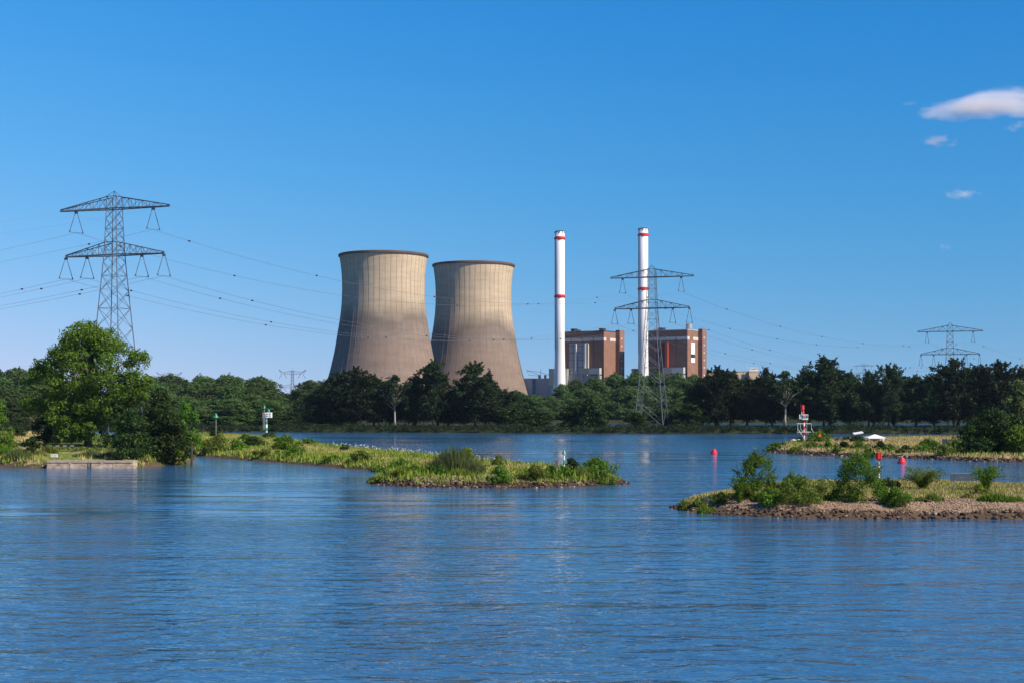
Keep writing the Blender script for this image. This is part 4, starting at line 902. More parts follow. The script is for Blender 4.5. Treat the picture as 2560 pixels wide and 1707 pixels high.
blades('dry_grass', spit_r, 60000, lambda x, y, d, r: inview(x, y) & (d > 1.5), (.25, .7), .16, GRASS, 'dry tawny meadow grass on the camp spit', 2)
def dens(s, t, seed): return lambda x, y, d, r: inview(x, y) & (d > .8) & (vnoise(x, y, s, seed) > t) & ~((1280 + x / y * F > 1120) & (1280 + x / y * F < 1335) & (y < 189))
blades('dry_grass', spit, 70000, dens(.10, -.05, 5), (.25, .65), .16, GRASS, 'tawny seeding grass on the middle spit', 3)
blades('green_herbs', spit, 90000, dens(.08, -.45, 8), (.2, .6), .2, GREENG, 'green herbs and weeds covering the middle spit', 4, 'weeds')
blades('shore_herbs', spit, 60000, lambda x, y, d, r: inview(x, y) & (d > .5) & (d < 6) & (vnoise(x, y, .3, 2) > -.5), (.4, 1.1), .22, GREENG, 'green weeds along the water line of the middle spit', 5, 'weeds')
blades('shore_herbs', spit_r, 30000, lambda x, y, d, r: inview(x, y) & (d > 1.2) & (d < 9) & (vnoise(x, y, .3, 2) > -.2), (.4, 1.0), .2, GREENG, 'green weeds along the water line of the camp spit', 6, 'weeds')
blades('shore_herbs', left, 90000, lambda x, y, d, r: inview(x, y) & (d > .15) & (d < 4) & (y < 300) & ((1280 + x / y * F < 114) | (1280 + x / y * F > 338)), (.4, 1.2), .2, GREENG, 'green reeds and weeds along the shore of the left bank', 12, 'weeds')
blades('lawn_grass', left, 60000, lambda x, y, d, r: inview(x, y) & (d > .8), (.06, .35), .14, GREENG, 'short green grass on the bank behind the quay', 7)
blades('dry_grass', left, 40000, lambda x, y, d, r: inview(x, y) & (d > .8) & ((y < 262) | (1280 + x / y * F < 105)) & ((1280 + x / y * F < 118) | (1280 + x / y * F > 195)), (.3, .9), .15, GRASS, 'tawny tall grass at the back of the left bank', 8)
FLOW = random_mat('white_flower_heads', [(0, (0.6, 0.58, 0.5)), (1, (0.8, 0.79, 0.74))], .9)
rs = np.random.RandomState(61); q = spit.scatter(26000, rs); px_ = 1280 + q[:, 0] / q[:, 1] * F
py_ = HZ + CH * F / q[:, 1]; bk_ = np.interp(px_, [794, 830, 900, 1000, 1100, 1200, 1300, 1400, 1500], [1115, 1122, 1131, 1141, 1153, 1163, 1172, 1180, 1194])
k = (q[:, 2] > .6) & (px_ > 820) & (px_ < 1560) & (py_ < bk_ + 8) & (rs.rand(len(q)) < np.interp(px_, [820, 880, 1080, 1130, 1560], [.06, .2, .2, .05, .04]))
q = q[k]; n = len(q); C = np.stack([q[:, 0], q[:, 1], spit.zof(q[:, 0], q[:, 1], q[:, 2]) + rs.uniform(.6, 1.3, n)], 1)
C = np.repeat(C, 2, 0); C += rs.normal(size=C.shape) * .12
V, Q = quads(C, rs.normal(size=C.shape) * .4 + np.array([.4, -.6, .6]), rs.uniform(.08, .17, len(C)), rs, .9)
tag(link(bpy.data.objects.new('white_flowers', np_mesh('white_flowers', V, Q, FLOW))), 'white umbel flowers along the back edge of the middle spit', 'flowers', kind='stuff')
# stones
STONE = random_mat('riprap_stone', [(0, (0.022, 0.014, 0.009)), (0.65, (0.066, 0.040, 0.026)), (0.93, (0.17, 0.112, 0.075)), (1, (0.36, 0.31, 0.26))])
PEB = random_mat('gravel_pebbles', [(0, (0.09, 0.055, 0.035)), (0.5, (0.25, 0.165, 0.105)), (1, (0.42, 0.30, 0.205))])
t = (1 + 5 ** .5) / 2
ICO = np.array([(-1, t, 0), (1, t, 0), (-1, -t, 0), (1, -t, 0), (0, -1, t), (0, 1, t), (0, -1, -t), (0, 1, -t), (t, 0, -1), (t, 0, 1), (-t, 0, -1), (-t, 0, 1)]) / 1.9
ICF = np.array([(0, 11, 5), (0, 5, 1), (0, 1, 7), (0, 7, 10), (0, 10, 11), (1, 5, 9), (5, 11, 4), (11, 10, 2), (10, 7, 6), (7, 1, 8), (3, 9, 4), (3, 4, 2), (3, 2, 6), (3, 6, 8), (3, 8, 9), (4, 9, 5), (2, 4, 11), (6, 2, 10), (8, 6, 7), (9, 8, 1)])
def stones_mesh(name, C, size, mat, rs):
    n = len(C); J = rs.uniform(.65, 1.3, (n, 12, 1)) * ICO[None] * (size[:, None, None] * .5) * rs.uniform(.7, 1.3, (n, 1, 3)) * np.array([1, 1, .75])
    V = (C[:, None] + J).reshape(-1, 3); Q = (ICF[None] + 12 * np.arange(n)[:, None, None]).reshape(-1, 3); return np_mesh(name, V, Q, mat)
def shore_pts(land, n, dr, rs, mask=None):
    out = np.zeros((0, 3))
    while len(out) < n:
        q = land.scatter(40000, rs, -1.0); k = (q[:, 2] > dr[0]) & (q[:, 2] < dr[1]) & inview(q[:, 0], q[:, 1], 350)
        if mask is not None: k &= mask(q[:, 0], q[:, 1])
        q = q[k]; out = np.concatenate([out, np.stack([q[:, 0], q[:, 1], land.zof(q[:, 0], q[:, 1], q[:, 2])], 1)])
    return out[:n]
rs = np.random.RandomState(71)
fr = lambda x, y: y < 150
me = stones_mesh('riprap', shore_pts(isl_r, 2600, (-.5, 1.6), rs), rs.uniform(.12, .4, 2600), STONE, rs); tag(link(bpy.data.objects.new('riprap', me)), 'small dark stones packed along the near island waterline', 'stones', kind='stuff')
me = stones_mesh('gravel', shore_pts(isl_r, 9000, (1.2, 11), rs, lambda x, y: y < 135.3 + vnoise(x, y, .8, 3) * 1.4), rs.uniform(.07, .22, 9000), PEB, rs); tag(link(bpy.data.objects.new('gravel', me)), 'pinkish pebbles strewn over the near island beach', 'gravel', kind='stuff')
me = stones_mesh('riprap', shore_pts(spit, 2600, (-.5, 1.5), rs, lambda x, y: y < 215), rs.uniform(.25, .6, 2600), STONE, rs); tag(link(bpy.data.objects.new('riprap', me)), 'dark stones packed along the middle island waterline', 'stones', kind='stuff')
me = stones_mesh('gravel', shore_pts(spit, 4000, (1.5, 12), rs, lambda x, y: (y < 189) & (1280 + x / y * F > 985) & (1280 + x / y * F < 1345)), rs.uniform(.1, .28, 4000), PEB, rs); tag(link(bpy.data.objects.new('gravel', me)), 'pale pebbles strewn over the middle island', 'gravel', kind='stuff')
me = stones_mesh('riprap', shore_pts(spit_r, 1500, (-.6, 1.6), rs, lambda x, y: y < 335), rs.uniform(.3, .8, 1500), STONE, rs); tag(link(bpy.data.objects.new('riprap', me)), 'dark stones along the waterline of the camp spit', 'stones', kind='stuff')
variants = [stones_mesh('boulder', np.zeros((1, 3)), np.ones(1), STONE, rs) for _ in range(6)]
def boulders(land, n, dr, sr, label, group, mask):
    for j, c in enumerate(shore_pts(land, n, dr, rs, mask)):
        o = bpy.data.objects.new('boulder', variants[j % 6]); o.location = c + np.array([0, 0, .08]); s_ = rs.uniform(*sr); o.scale = (s_, s_ * rs.uniform(.8, 1.2), s_ * .8); o.rotation_euler = (rs.uniform(-.4, .4), 0, rs.uniform(0, 6.28))
        tag(link(o), label, 'stone', group)
boulders(isl_r, 110, (-.4, 1.3), (.3, .75), 'larger dark stone on the near island waterline', 'larger stones of the near island', fr)
boulders(spit, 70, (-.4, 1.3), (.4, .8), 'larger dark stone on the front waterline of the middle island', 'larger stones of the middle island', lambda x, y: y < 190)
for px, py, s_, lb in ((1774, 1254, .9, 'biggest whitish boulder on the left tip of the near island'), (1760, 1258, .5, 'smaller whitish stone left of the biggest whitish boulder'), (2292, 1272, .75, 'lone dark boulder on the gravel, left one of three'), (2320, 1270, .6, 'dark boulder on the gravel just left of the weed tuft'), (2341, 1271, .8, 'dark boulder on the gravel just right of the weed tuft')):
    c = isl_r.at(px, py); o = stones_mesh('boulder', np.zeros((1, 3)), np.ones(1), CONC if 'whitish' in lb else STONE, rs); o = bpy.data.objects.new('boulder', o); o.location = c + Vector((0, 0, .1)); o.scale = (s_, s_, s_ * .8); tag(link(o), lb, 'boulder')

# ------------------------------------------------------------------ quay, post, signs on the left bank
qa, qb = G(117, 1169.5), G(333, 1169.5); Lq = qb.x - qa.x; Yq = qa.y
QC = paint('weathered_quay_concrete', (0.42, 0.31, 0.225), .9, .5, .9, stretch=(1, 1, 1.6), bump=.3)
q = empty('quay_wall', ((qa.x + qb.x) / 2, Yq, 0), 'weathered concrete quay wall at the water below the poplar', 'quay wall')
m = MB(); m.box((0, 1.3, .15), (Lq, 2.6, 1.5)); m.build('wall_face', QC, q)
m = MB()
for i in range(5): m.box((-Lq / 2 + Lq * (i + .5) / 5, 1.22, 1.06), (Lq / 5 - .05, 2.62, .3))
m.build('coping', paint('coping_concrete', (0.36, 0.275, 0.205), .9, .25, 1.2), q)
m = MB(); m.box((-.1, -.04, 1.0), (.4, .06, .3)); m.box((-.35, -.03, .4), (.05, .06, 1.0)); m.box((.15, -.03, .4), (.05, .06, 1.0))
for z in (.1, .35, .6): m.box((-.1, -.03, z), (.5, .05, .05))
m.build('ladder', M['dark'], q)
for x in (-Lq * .23, Lq * .14):
    m = MB(); m.box((x, -.05, .86), (.32, .05, .12)); m.build('white_plate', M['white'], q)
for i in range(1, 4):
    m = MB(); m.box((-Lq / 2 + Lq * i / 4 + .2, -.012, .4), (.05, .02, .95)); m.build('joint', M['dark'], q)
p = G(479, 1166, 0); m = MB(); m.bar((0, 0, -1), (0, 0, P(479, 1111, p.y).z), .2, 10); o = m.build('mooring_post', paint('tarred_wood', (0.035, 0.03, 0.028), .8, .2, 2)); o.location = p; tag(o, 'dark mooring post standing in the water right of the left bank', 'post')
p = left.at(136, 1150); s_ = empty('shore_sign', p, 'small white sign on a post above the quay', 'sign'); zt = P(136, 1134.5, p.y).z - p.z; zb_ = P(136, 1141.5, p.y).z - p.z
m = MB(); m.box((0, 0, (zt + zb_) / 2), (1.15, .05, zt - zb_)); m.build('board', M['white'], s_)
m = MB(); m.bar((0, .05, 0), (0, .05, zb_ + .2), .035); m.build('post', M['galv'], s_)
m = MB(); m.box((-.35, -.035, (zt + zb_) / 2), (.13, .02, .25)); m.build('red_mark', M['red'], s_)
m = MB(); m.box((.15, -.035, (zt + zb_) / 2 + .05), (.62, .02, .05)); m.box((.1, -.035, (zt + zb_) / 2 - .06), (.5, .02, .05)); m.build('text_line', M['galv'], s_)
a, b_ = left.at(120, 1120), left.at(186, 1120); s_ = empty('barrier', (a + b_) / 2, 'low red and white striped barrier on the bank left of the poplar', 'barrier'); L_ = (b_ - a).length
m = MB()
for i in range(7): m.box((-L_ / 2 + L_ * (i + .5) / 7, 0, .55), (L_ / 7, .08, .13), i % 2)
m.build('beam', [BAND, DRED], s_)  # darker red stripes carry the shadow lying over the barrier
for x in (-L_ / 2 + .3, 0, L_ / 2 - .3):
    m = MB(); m.box((x, .1, .3), (.12, .12, .6)); m.build('post', M['dark'], s_)

# ------------------------------------------------------------------ navigation marks
def cone_mark(m, z0, z1, r, c=(0, 0)): m.lathe([(r, z0), (r * .98, z0 + .02), (.04, z1)], 14, (c[0], c[1], 0))
def zat(p, py): return P(0, py, p.y).z - p.z
def striped(m, z0, z1, r, n, c=(0, 0)):
    for i in range(n):
        a, b = z0 + (z1 - z0) * i / n, z0 + (z1 - z0) * (i + 1) / n; m.lathe([(r, a), (r, b)], 10, (c[0], c[1], 0), mats=[i % 2])
# green pole, left
p = spit.at(540, 1094); r_ = empty('marker_pole', p, 'slim grey pole with green cone at the left of the spit', 'navigation mark')
m = MB(); m.bar((0, 0, 0), (0, 0, zat(p, 1041)), .12, 8); m.build('pole', M['galv'], r_)
m = MB(); cone_mark(m, zat(p, 1043), zat(p, 1031.5), .75); m.build('cone', M['green_sig'], r_)
# green beacon with white cabin
p = spit.at(666, 1094); k = p.y / F; r_ = empty('green_beacon', p, 'green and white banded beacon with white box and green cone', 'beacon')
m = MB(); striped(m, zat(p, 1094), zat(p, 1043), .32, 6); m.build('column', [M['green_sig'], M['white']], r_)
zb0, zb1 = zat(p, 1043), zat(p, 1030)
c = empty('box_frame', (0, 0, 0), None, None); c.parent = r_
bpy.data.objects.remove(c)
m = MB(); m.box((6.5 * k, 0, (zb0 + zb1) / 2), (14 * k, 1.6, zb1 - zb0)); cab = m.build('cabin', M['white'], r_)
hz_ = zb1 - zb0
for x, z, wv in ((2.6, .68, .42), (2.6, .30, .42), (8.6, .68, .16), (10.6, .68, .16), (8.6, .30, .16), (10.6, .30, .16)):
    m = MB(); m.box((x * k, -.81, zb0 + hz_ * z), (wv, .04, hz_ * .2)); m.build('dark_opening', M['dark'], cab)
m = MB(); m.box((-6.5 * k, 0, (zb0 + zb1) / 2), (3.2 * k, 1.2, zb1 - zb0)); m.box((-2.8 * k, .1, (zb0 + zb1) / 2), (4.2 * k, .1, hz_ * .9)); m.build('side_panel', M['white'], r_)
m = MB(); m.bar((-4 * k, -.7, zat(p, 1073)), (-4 * k, -.7, zat(p, 1019)), .12, 8); m.bar((-7 * k, -.7, zat(p, 1073)), (-7 * k, -.7, zat(p, 1043)), .1, 8); m.build('mast', M['galv'], r_)
m = MB(); cone_mark(m, zat(p, 1019.5), zat(p, 1011.5), .42, (-4 * k, -.7)); m.build('cone', M['green_sig'], r_)
m = MB(); m.lathe([(.42, zat(p, 1030)), (.42, zat(p, 1025)), (.3, zat(p, 1023)), (.05, zat(p, 1022))], 14, (5.5 * k, 0, 0)); m.build('lantern', M['green_sig'], r_)
# green arrow pole and board on the island
p = spit.at(1410, 1183); r_ = empty('marker_pole', p, 'green and white banded pole with green cone on the island', 'navigation mark')
m = MB(); z1 = zat(p, 1135); striped(m, 0, zat(p, 1172), .10, 1); 
for i, (ya, yb) in enumerate(((1183, 1175), (1175, 1161), (1161, 1149), (1149, 1135))): m.lathe([(.105, zat(p, ya)), (.105, zat(p, yb))], 10, mats=[i % 2])
m.build('pole', [M['green_sig'], M['white']], r_)
m = MB(); cone_mark(m, zat(p, 1134), zat(p, 1122.5), .32); 
for a in (0, math.pi / 2): m.add([(-.34 * math.cos(a), -.34 * math.sin(a), zat(p, 1134)), (.34 * math.cos(a), .34 * math.sin(a), zat(p, 1134)), (0, 0, zat(p, 1122))], [(0, 1, 2)])
m.build('cone', M['green_sig'], r_)
p = spit.at(1393, 1193); r_ = empty('info_board', p, 'narrow dark board on a pale post left of the green arrow pole', 'sign')
m = MB(); m.box((-.1, 0, (zat(p, 1149) + zat(p, 1168)) / 2), (.42, .06, zat(p, 1149) - zat(p, 1168)), 0, R(20)); m.build('board', paint('board_back', (0.05, 0.045, 0.07), .6), r_)
m = MB(); m.bar((0, .08, 0), (-.08, .08, zat(p, 1155)), .04, 6); m.build('post', CONC, r_)
# red beacon
p = spit_r.at(2010, 1104); k = p.y / F; r_ = empty('red_beacon', p, 'red and white banded beacon with red can on the camp spit', 'beacon'); zz = lambda y: zat(p, y)
m = MB(); striped(m, 0, zz(1048), .26, 7); m.build('column', [M['red'], M['white']], r_)
m = MB(); m.lathe([(.1, zz(1025)), (.52, zz(1024.5)), (.52, zz(1012.5)), (.4, zz(1012)), (.1, zz(1012))], 16, (-5 * k, -.4, 0)); m.build('can_topmark', M['red'], r_)
m = MB(); m.bar((-6.5 * k, -.4, zz(1048)), (-6.5 * k, -.4, zz(1025)), .09, 8); m.build('mast', M['white'], r_)
m = MB(); m.lathe([(.3, zz(1035)), (.26, zz(1030)), (.12, zz(1026))], 12, (-1.5 * k, 0, 0)); m.build('lantern', M['red'], r_)
m = MB(); x0, x1 = -5.5 * k, 9.5 * k; zA, zB = zz(1048), zz(1035)
m.box(((x0 + x1) / 2, -.6, (zA + zB) / 2), (x1 - x0, .06, zB - zA)); cab = m.build('name_board', M['white'], r_)
text_mesh('lettering', 'IIIR', (zB - zA) * .92, M['dark'], cab, ((x0 + x1) / 2 + .05, -.66, (zA + zB) / 2))
m = MB(); m.box((-10.5 * k, .2, (zA + zB) / 2), (.2, .06, zB - zA)); m.box((-9.2 * k, .2, zA + .12), (.35, .06, .25)); m.box((-7.6 * k, .2, (zA + zB) / 2), (.25, .06, zB - zA)); m.build('side_board', M['white'], r_)
m = MB()
for x in (-18 * k, -7 * k, 4 * k, 16 * k):
    yy = -1.2 if abs(x) > 8 * k else 1.0; m.bar((x, yy, zz(1058)), (x, yy, zz(1072)), .06); m.bar((x, yy, zz(1070)), (x + 9 * k, yy * .5, zz(1084)), .06)
for y in (1058, 1079):
    for yy in (-1.2, 1.0): m.bar((-18 * k, yy, zz(y)), (16 * k, yy, zz(y)), .06)
    for x in (-18 * k, 16 * k): m.bar((x, -1.2, zz(y)), (x, 1.0, zz(y)), .06)
m.bar((-18 * k, -1.2, zz(1072)), (-18 * k, -1.2, zz(1083)), .05); m.bar((-9 * k, -.6, zz(1080)), (3 * k, -.2, zz(1103)), .06); m.bar((16 * k, -1.2, zz(1070)), (25 * k, -.6, zz(1085)), .06)
m.build('platform_rail', M['white'], r_)
m = MB(); m.bar((5 * k, -.2, 0), (5 * k, -.2, zz(1048)), .05); m.bar((7 * k, -.2, 0), (7 * k, -.2, zz(1048)), .05)
for z in np.arange(.5, zz(1048), .5): m.bar((5 * k, -.2, z), (7 * k, -.2, z), .03, 3)
m.build('ladder', M['galv'], r_)
# red and white pole on the near island
p = isl_r.at(2197, 1222); r_ = empty('marker_pole', p, 'red and white banded pole with red can on the near island', 'navigation mark'); m = MB()
for i, (a, b) in enumerate(((1222, 1199), (1199, 1183), (1183, 1167), (1167, 1151))): m.lathe([(.11, zat(p, a)), (.11, zat(p, b))], 12, mats=[i % 2])
m.build('pole', [M['red'], M['white']], r_)
m = MB(); za, zb = zat(p, 1147.5), zat(p, 1131); m.lathe([(.12, za - .1), (.30, za + .05), (.30, zb), (.1, zb)], 6); 
for a in range(3): m.box((0, 0, (za + zb) / 2 + .05), (.66, .03, zb - za - .05), 0, a * math.pi / 3)
m.build('can_topmark', M['red'], r_)
# grey board
p = isl_r.at(2385, 1224); k = p.y / F; r_ = empty('information_board', p, 'wide grey blue board on two posts on the near island', 'sign'); xc = (2409 - 2385) * k
BB = paint('board_grey_blue', (0.06, 0.09, 0.13), .5, .1, 1.0); zt, zb = zat(p, 1183.5), zat(p, 1201)
for x0, x1 in ((2375, 2385), (2388, 2427), (2430, 2441)):
    m = MB(); m.box((((x0 + x1) / 2 - 2385) * k, 0, (zt + zb) / 2), ((x1 - x0) * k, .05, zt - zb)); pn = m.build('panel', BB, r_)
    if x0 == 2388:
        m = MB(); m.box((((x0 + x1) / 2 - 2385) * k - .1, -.03, (zt + zb) / 2), (.45, .01, .05)); m.build('text_line', M['galv'], pn)
m = MB(); m.box((xc, 0, zt + .05), (66 * k, .08, .09)); m.build('frame', M['galv'], r_)
for x in (2386.5, 2428.5):
    m = MB(); m.bar(((x - 2385) * k, .06, -.1), ((x - 2385) * k, .06, zt), .05, 6); m.build('post', M['galv'], r_)
# buoys
def buoy(px, py, label, rz, topmark):
    p = G(px, py, 0); r_ = empty('buoy', p, label, 'buoy', 'red river buoys', rz); r_.rotation_euler = (R(3), 0, rz); r_.scale = (.80, .80, .62)
    m = MB(); m.lathe([(.55, -.4), (.92, -.2), (.97, .02), (.95, .42), (.86, .5)], 20); m.build('float', M['buoy_red'], r_)
    m = MB(); m.lathe([(.82, .5), (.76, .75), (.66, 1.15), (.58, 1.4), (.54, 1.6), (.3, 1.68)], 20)
    for a in range(4): m.box((math.cos(a * 1.57) * .6, math.sin(a * 1.57) * .6, 1.0), (.3, .1, .5), 0, a * 1.57)
    m.build('body', M['buoy_red'], r_)
    m = MB(); m.box((.12, -.46, 1.45), (.16, .04, .2)); m.build('number_plate', M['white'], r_)
    m = MB(); m.bar((0, 0, 1.75), (0, 0, 2.05), .07 if not topmark else .12, 8); m.build('lantern', M['dark'] if not topmark else M['white'], r_)
    m = MB(); m.lathe([(.06, 1.7), (.06, 1.95)], 6, (.3, 0, 0)); m.build('lifting_eye', M['buoy_red'], r_)
buoy(1784.5, 1133.5, 'red buoy floating alone in mid river', .4, False)
buoy(2254, 1157, 'red buoy near the camp spit beside the red can', 1.9, True)

# ------------------------------------------------------------------ camp on the right spit
p = spit_r.at(2187, 1103); k = p.y / F; r_ = empty('party_tent', p, 'white pyramid roofed party tent on the camp spit', 'tent')
hw = 19 * k; ze, zp = zat(p, 1092.5), zat(p, 1084.5)
m = MB(); m.add([(-hw - .25, -hw, ze), (hw + .25, -hw, ze), (hw + .25, hw, ze), (-hw - .25, hw, ze), (0, 0, zp), (-hw - .25, -hw, ze - .3), (hw + .25, -hw, ze - .3), (hw + .25, hw, ze - .3), (-hw - .25, hw, ze - .3)],
    [(0, 1, 4), (1, 2, 4), (2, 3, 4), (3, 0, 4), (5, 6, 1, 0), (6, 7, 2, 1), (7, 8, 3, 2), (8, 5, 0, 3)]); m.build('canopy', paint('tent_cloth', (0.8, 0.79, 0.77), .8, .04, .5), r_)
for sx in (-1, 1):
    for sy in (-1, 1):
        m = MB(); m.bar((sx * hw, sy * hw, 0), (sx * hw, sy * hw, ze), .07); m.build('leg', M['white'], r_)
m = MB(); m.box((hw * .35, hw, ze * .45), (hw * 1.3, .05, ze * .9)); m.box((-hw * .4, hw * .6, .55), (hw * .9, .05, 1.1)); m.build('side_wall', paint('tent_wall_beige', (0.5, 0.4, 0.28), .9), r_)
m = MB(); m.box((hw * .9, -hw * .99, ze * .45), (.55, .04, ze * .9)); m.build('side_curtain', M['white'], r_)
p = spit_r.at(2096, 1103); r_ = empty('dome_tent', p, 'small dark dome tent between the bushes', 'tent'); m = MB(); m.lathe([(1.15, 0), (1.1, .35), (.85, .75), (.45, 1.0), (.02, 1.08)], 12); m.build('canopy', paint('tent_dark_blue', (0.02, 0.03, 0.045), .7), r_)
m = MB(); m.add([(.35, -1.0, 0), (1.15, -.35, 0), (.55, -.45, .95)], [(0, 1, 2)]); m.build('door_flap', M['galv'], r_)
p = spit_r.at(2112, 1104); m = MB(); m.lathe([(.5, 0), (.62, .2), (.5, .45), (.1, .55)], 10); o = m.build('beige_bag', paint('beige_canvas', (0.4, 0.3, 0.18), .9)); o.location = p; o.scale = (1.2, .7, .8); tag(o, 'beige bag lying right of the dark dome tent', 'bag')
p = spit_r.at(2146, 1104); r_ = empty('lookout_stand', p, 'pale green stand with white tilted roof panel left of the party tent', 'stand'); m = MB(); m.lathe([(.36, 0), (.36, zat(p, 1085)), (.55, zat(p, 1083.5))], 8); m.build('post', paint('pale_green', (0.25, 0.42, 0.28), .7), r_)
m = MB(); m.box((0, 0, 0), (2.5, 1.5, .2)); o = m.build('roof_panel', M['white'], r_); o.location = (-.1, 0, zat(p, 1081.5)); o.rotation_euler = (R(12), R(-9), 0)
for px, c, lb, s_ in ((1984, (0.55, 0.36, 0.2), 'cream and orange beach parasol left of the red beacon', 1.0), (1996, (0.1, 0.5, 0.14), 'smaller bright green beach parasol beside the red beacon', .62)):
    p = spit_r.at(px, 1109); r_ = empty('parasol', p, lb, 'parasol', 'beach parasols'); zt = zat(p, 1096)
    m = MB(); m.lathe([(.85 * s_, zt - .42 * s_), (.6 * s_, zt - .2 * s_), (.3 * s_, zt - .07), (.02, zt)], 10, cap=False); m.build('canopy', paint('parasol_cloth', c, .8, .3, .8), r_)
    m = MB(); m.bar((0, 0, 0), (0, 0, zt), .03, 6); m.build('pole', M['galv'], r_)
p = spit_r.at(2050, 1110); r_ = empty('warning_sign', p, 'small orange sign on a thin post in front of the round bush', 'sign'); m = MB(); m.box((0, 0, zat(p, 1087.5)), (.55, .05, .75)); m.build('board', paint('orange_sign', (0.6, 0.1, 0.03), .5), r_)
m = MB(); m.bar((0, .06, 0), (0, .06, zat(p, 1085)), .04); m.build('post', M['dark'], r_)
p = spit_r.at(2362, 1116); r_ = empty('square_sign', p, 'square dark blue sign left of the right hand trees', 'sign'); m = MB(); m.box((0, 0, (zat(p, 1096.5) + zat(p, 1108.5)) / 2), (1.25, .07, zat(p, 1096.5) - zat(p, 1108.5))); m.build('board', paint('sign_dark_blue', (0.015, 0.03, 0.075), .5), r_)
for x in (-.5, .5):
    m = MB(); m.bar((x, .07, 0), (x, .07, zat(p, 1097)), .05); m.build('post', M['galv'], r_)
# person sitting at the water's edge
def sitter(p, label):
    J = [(0, 0, .12), (0, .02, .35), (0, 0, .58), (0, -.01, .68), (0, -.03, .80), (.10, -.02, .13), (.13, -.40, .42), (.14, -.62, .06), (.15, -.74, .04), (-.10, -.02, .13), (-.13, -.40, .40), (-.14, -.64, .06), (-.15, -.76, .04),
         (.19, 0, .56), (.24, -.16, .36), (.16, -.36, .40), (-.19, 0, .56), (-.26, .10, .34), (-.30, .22, .08), (0, -.04, .90)]
    E = [(0, 1), (1, 2), (2, 3), (3, 4), (4, 19), (0, 5), (5, 6), (6, 7), (7, 8), (0, 9), (9, 10), (10, 11), (11, 12), (2, 13), (13, 14), (14, 15), (2, 16), (16, 17), (17, 18)]
    Rd = [.15, .14, .14, .06, .09, .1, .07, .05, .04, .1, .07, .05, .04, .06, .045, .035, .06, .045, .035, .085]
    me = bpy.data.meshes.new('person'); me.from_pydata(J, E, []); o = link(bpy.data.objects.new('person', me)); o.modifiers.new('skin', 'SKIN'); sv = me.skin_vertices[0].data
    for i, r in enumerate(Rd): sv[i].radius = (r, r)
    sv[0].use_root = True; o.modifiers.new('sub', 'SUBSURF').levels = 1
    me.materials.append(paint('sunburnt_skin', (0.55, 0.25, 0.17), .6)); o.location = p; o.rotation_euler = (0, 0, R(-60))
    m = MB(); m.lathe([(.1, .86), (.115, .92), (.09, .99), (.02, 1.01)], 10, (0, -.02, 0)); m.build('hair', M['dark'], o)
    m = MB(); m.lathe([(.165, .30), (.165, .45), (.15, .58)], 10, cap=False); m.build('shirt', M['buoy_red'], o)
    return tag(o, label, 'person')
sitter(spit_r.at(1966, 1117), 'person in red sitting on the grassy tip of the camp spit')

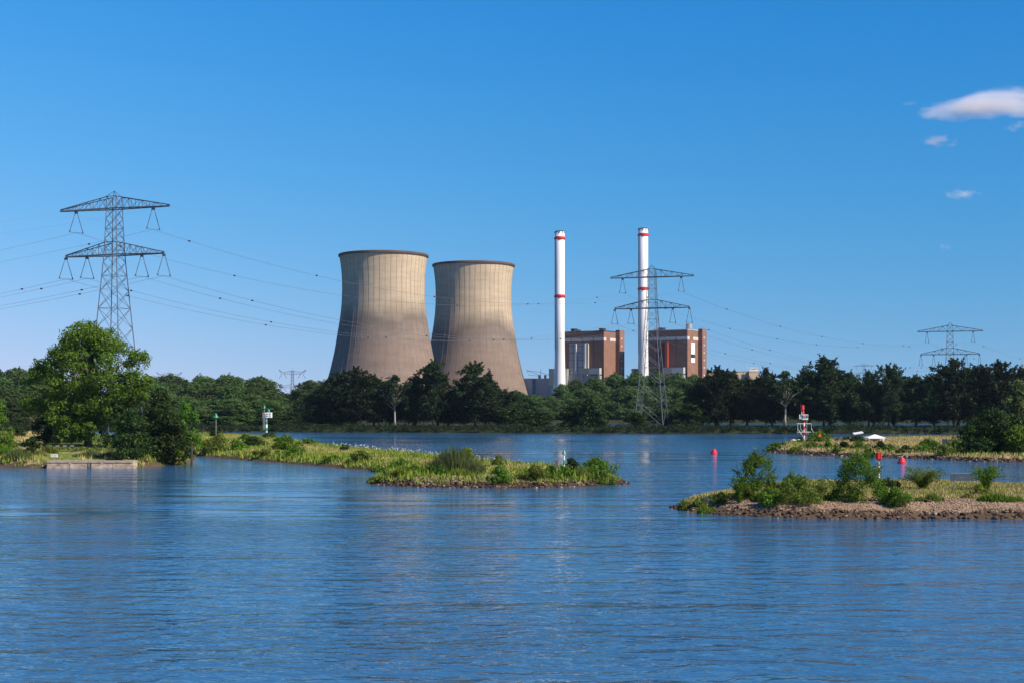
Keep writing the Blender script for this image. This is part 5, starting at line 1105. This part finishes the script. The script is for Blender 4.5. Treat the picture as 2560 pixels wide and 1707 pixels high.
# ------------------------------------------------------------------ clouds
def cloud_mat(dens, sc, seed):
    m = bpy.data.materials.new('cloud'); m.use_nodes = True; n = m.node_tree; n.nodes.clear(); out = n.nodes.new('ShaderNodeOutputMaterial'); v = n.nodes.new('ShaderNodeVolumePrincipled')
    v.inputs['Color'].default_value = (0.97, 0.99, 1.0, 1); v.inputs['Anisotropy'].default_value = -.15
    tc = n.nodes.new('ShaderNodeTexCoord'); ln = n.nodes.new('ShaderNodeVectorMath'); ln.operation = 'LENGTH'; n.links.new(tc.outputs['Object'], ln.inputs[0])
    mp = n.nodes.new('ShaderNodeMapping'); mp.inputs['Location'].default_value = (seed * 3.1, seed, 0); mp.inputs['Scale'].default_value = (sc, sc * .6, sc * .55); n.links.new(tc.outputs['Object'], mp.inputs[0])
    t = n.nodes.new('ShaderNodeTexNoise'); t.inputs['Scale'].default_value = 1.9; t.inputs['Detail'].default_value = 7; n.links.new(mp.outputs[0], t.inputs['Vector'])
    a = n.nodes.new('ShaderNodeMath'); a.operation = 'MULTIPLY_ADD'; a.inputs[1].default_value = 2.6; a.inputs[2].default_value = -.70; n.links.new(t.outputs[0], a.inputs[0])
    s_ = n.nodes.new('ShaderNodeMath'); s_.operation = 'SUBTRACT'; n.links.new(a.outputs[0], s_.inputs[0]); n.links.new(ln.outputs['Value'], s_.inputs[1])
    c = n.nodes.new('ShaderNodeMapRange'); c.inputs[1].default_value = -.1; c.inputs[2].default_value = .55; c.inputs[3].default_value = 0; c.inputs[4].default_value = dens; n.links.new(s_.outputs[0], c.inputs[0])
    n.links.new(c.outputs[0], v.inputs['Density']); n.links.new(v.outputs[0], out.inputs['Volume']); return m
def cloud(px, py, wpx, hpx, dens, label, seed):
    Y = 6000; p = P(px, py, Y); m = MB()
    prof = [(math.cos(a) * 1.0, math.sin(a)) for a in np.linspace(-math.pi / 2 + .01, math.pi / 2 - .01, 12)]; m.lathe(prof, 20)
    o = m.build('cloud', cloud_mat(dens, 1.0, seed)); o.location = p; o.scale = (wpx * Y / F / 2, wpx * Y / F / 4, hpx * Y / F / 2); tag(o, label, 'cloud', 'small clouds at the right')
cloud(2475, 262, 470, 84, .011, 'largest flat white cloud at the top right', 1)
cloud(2345, 352, 120, 42, .012, 'small white cloud below the left end of the largest cloud', 2)
cloud(2410, 486, 110, 38, .011, 'small white cloud lower than the other two', 3)
cloud(2545, 316, 90, 34, .006, 'faint cloud wisp at the right edge under the largest cloud', 4)
cloud(2362, 619, 44, 26, .008, 'tiny faint cloud puff above the right pylon', 5)

# ------------------------------------------------------------------ summer haze
hm = bpy.data.materials.new('haze'); hm.use_nodes = True; n = hm.node_tree; n.nodes.clear()
ho = n.nodes.new('ShaderNodeOutputMaterial'); hv = n.nodes.new('ShaderNodeVolumePrincipled')
hv.inputs['Color'].default_value = (0.6, 0.8, 1.0, 1); hv.inputs['Density'].default_value = 0.00002
n.links.new(hv.outputs[0], ho.inputs['Volume'])
m = MB(); m.box((0, 7950, 94), (18400, 16400, 194)); tag(m.build('haze', hm), 'thin blue summer haze over river and far trees', 'haze', kind='stuff')
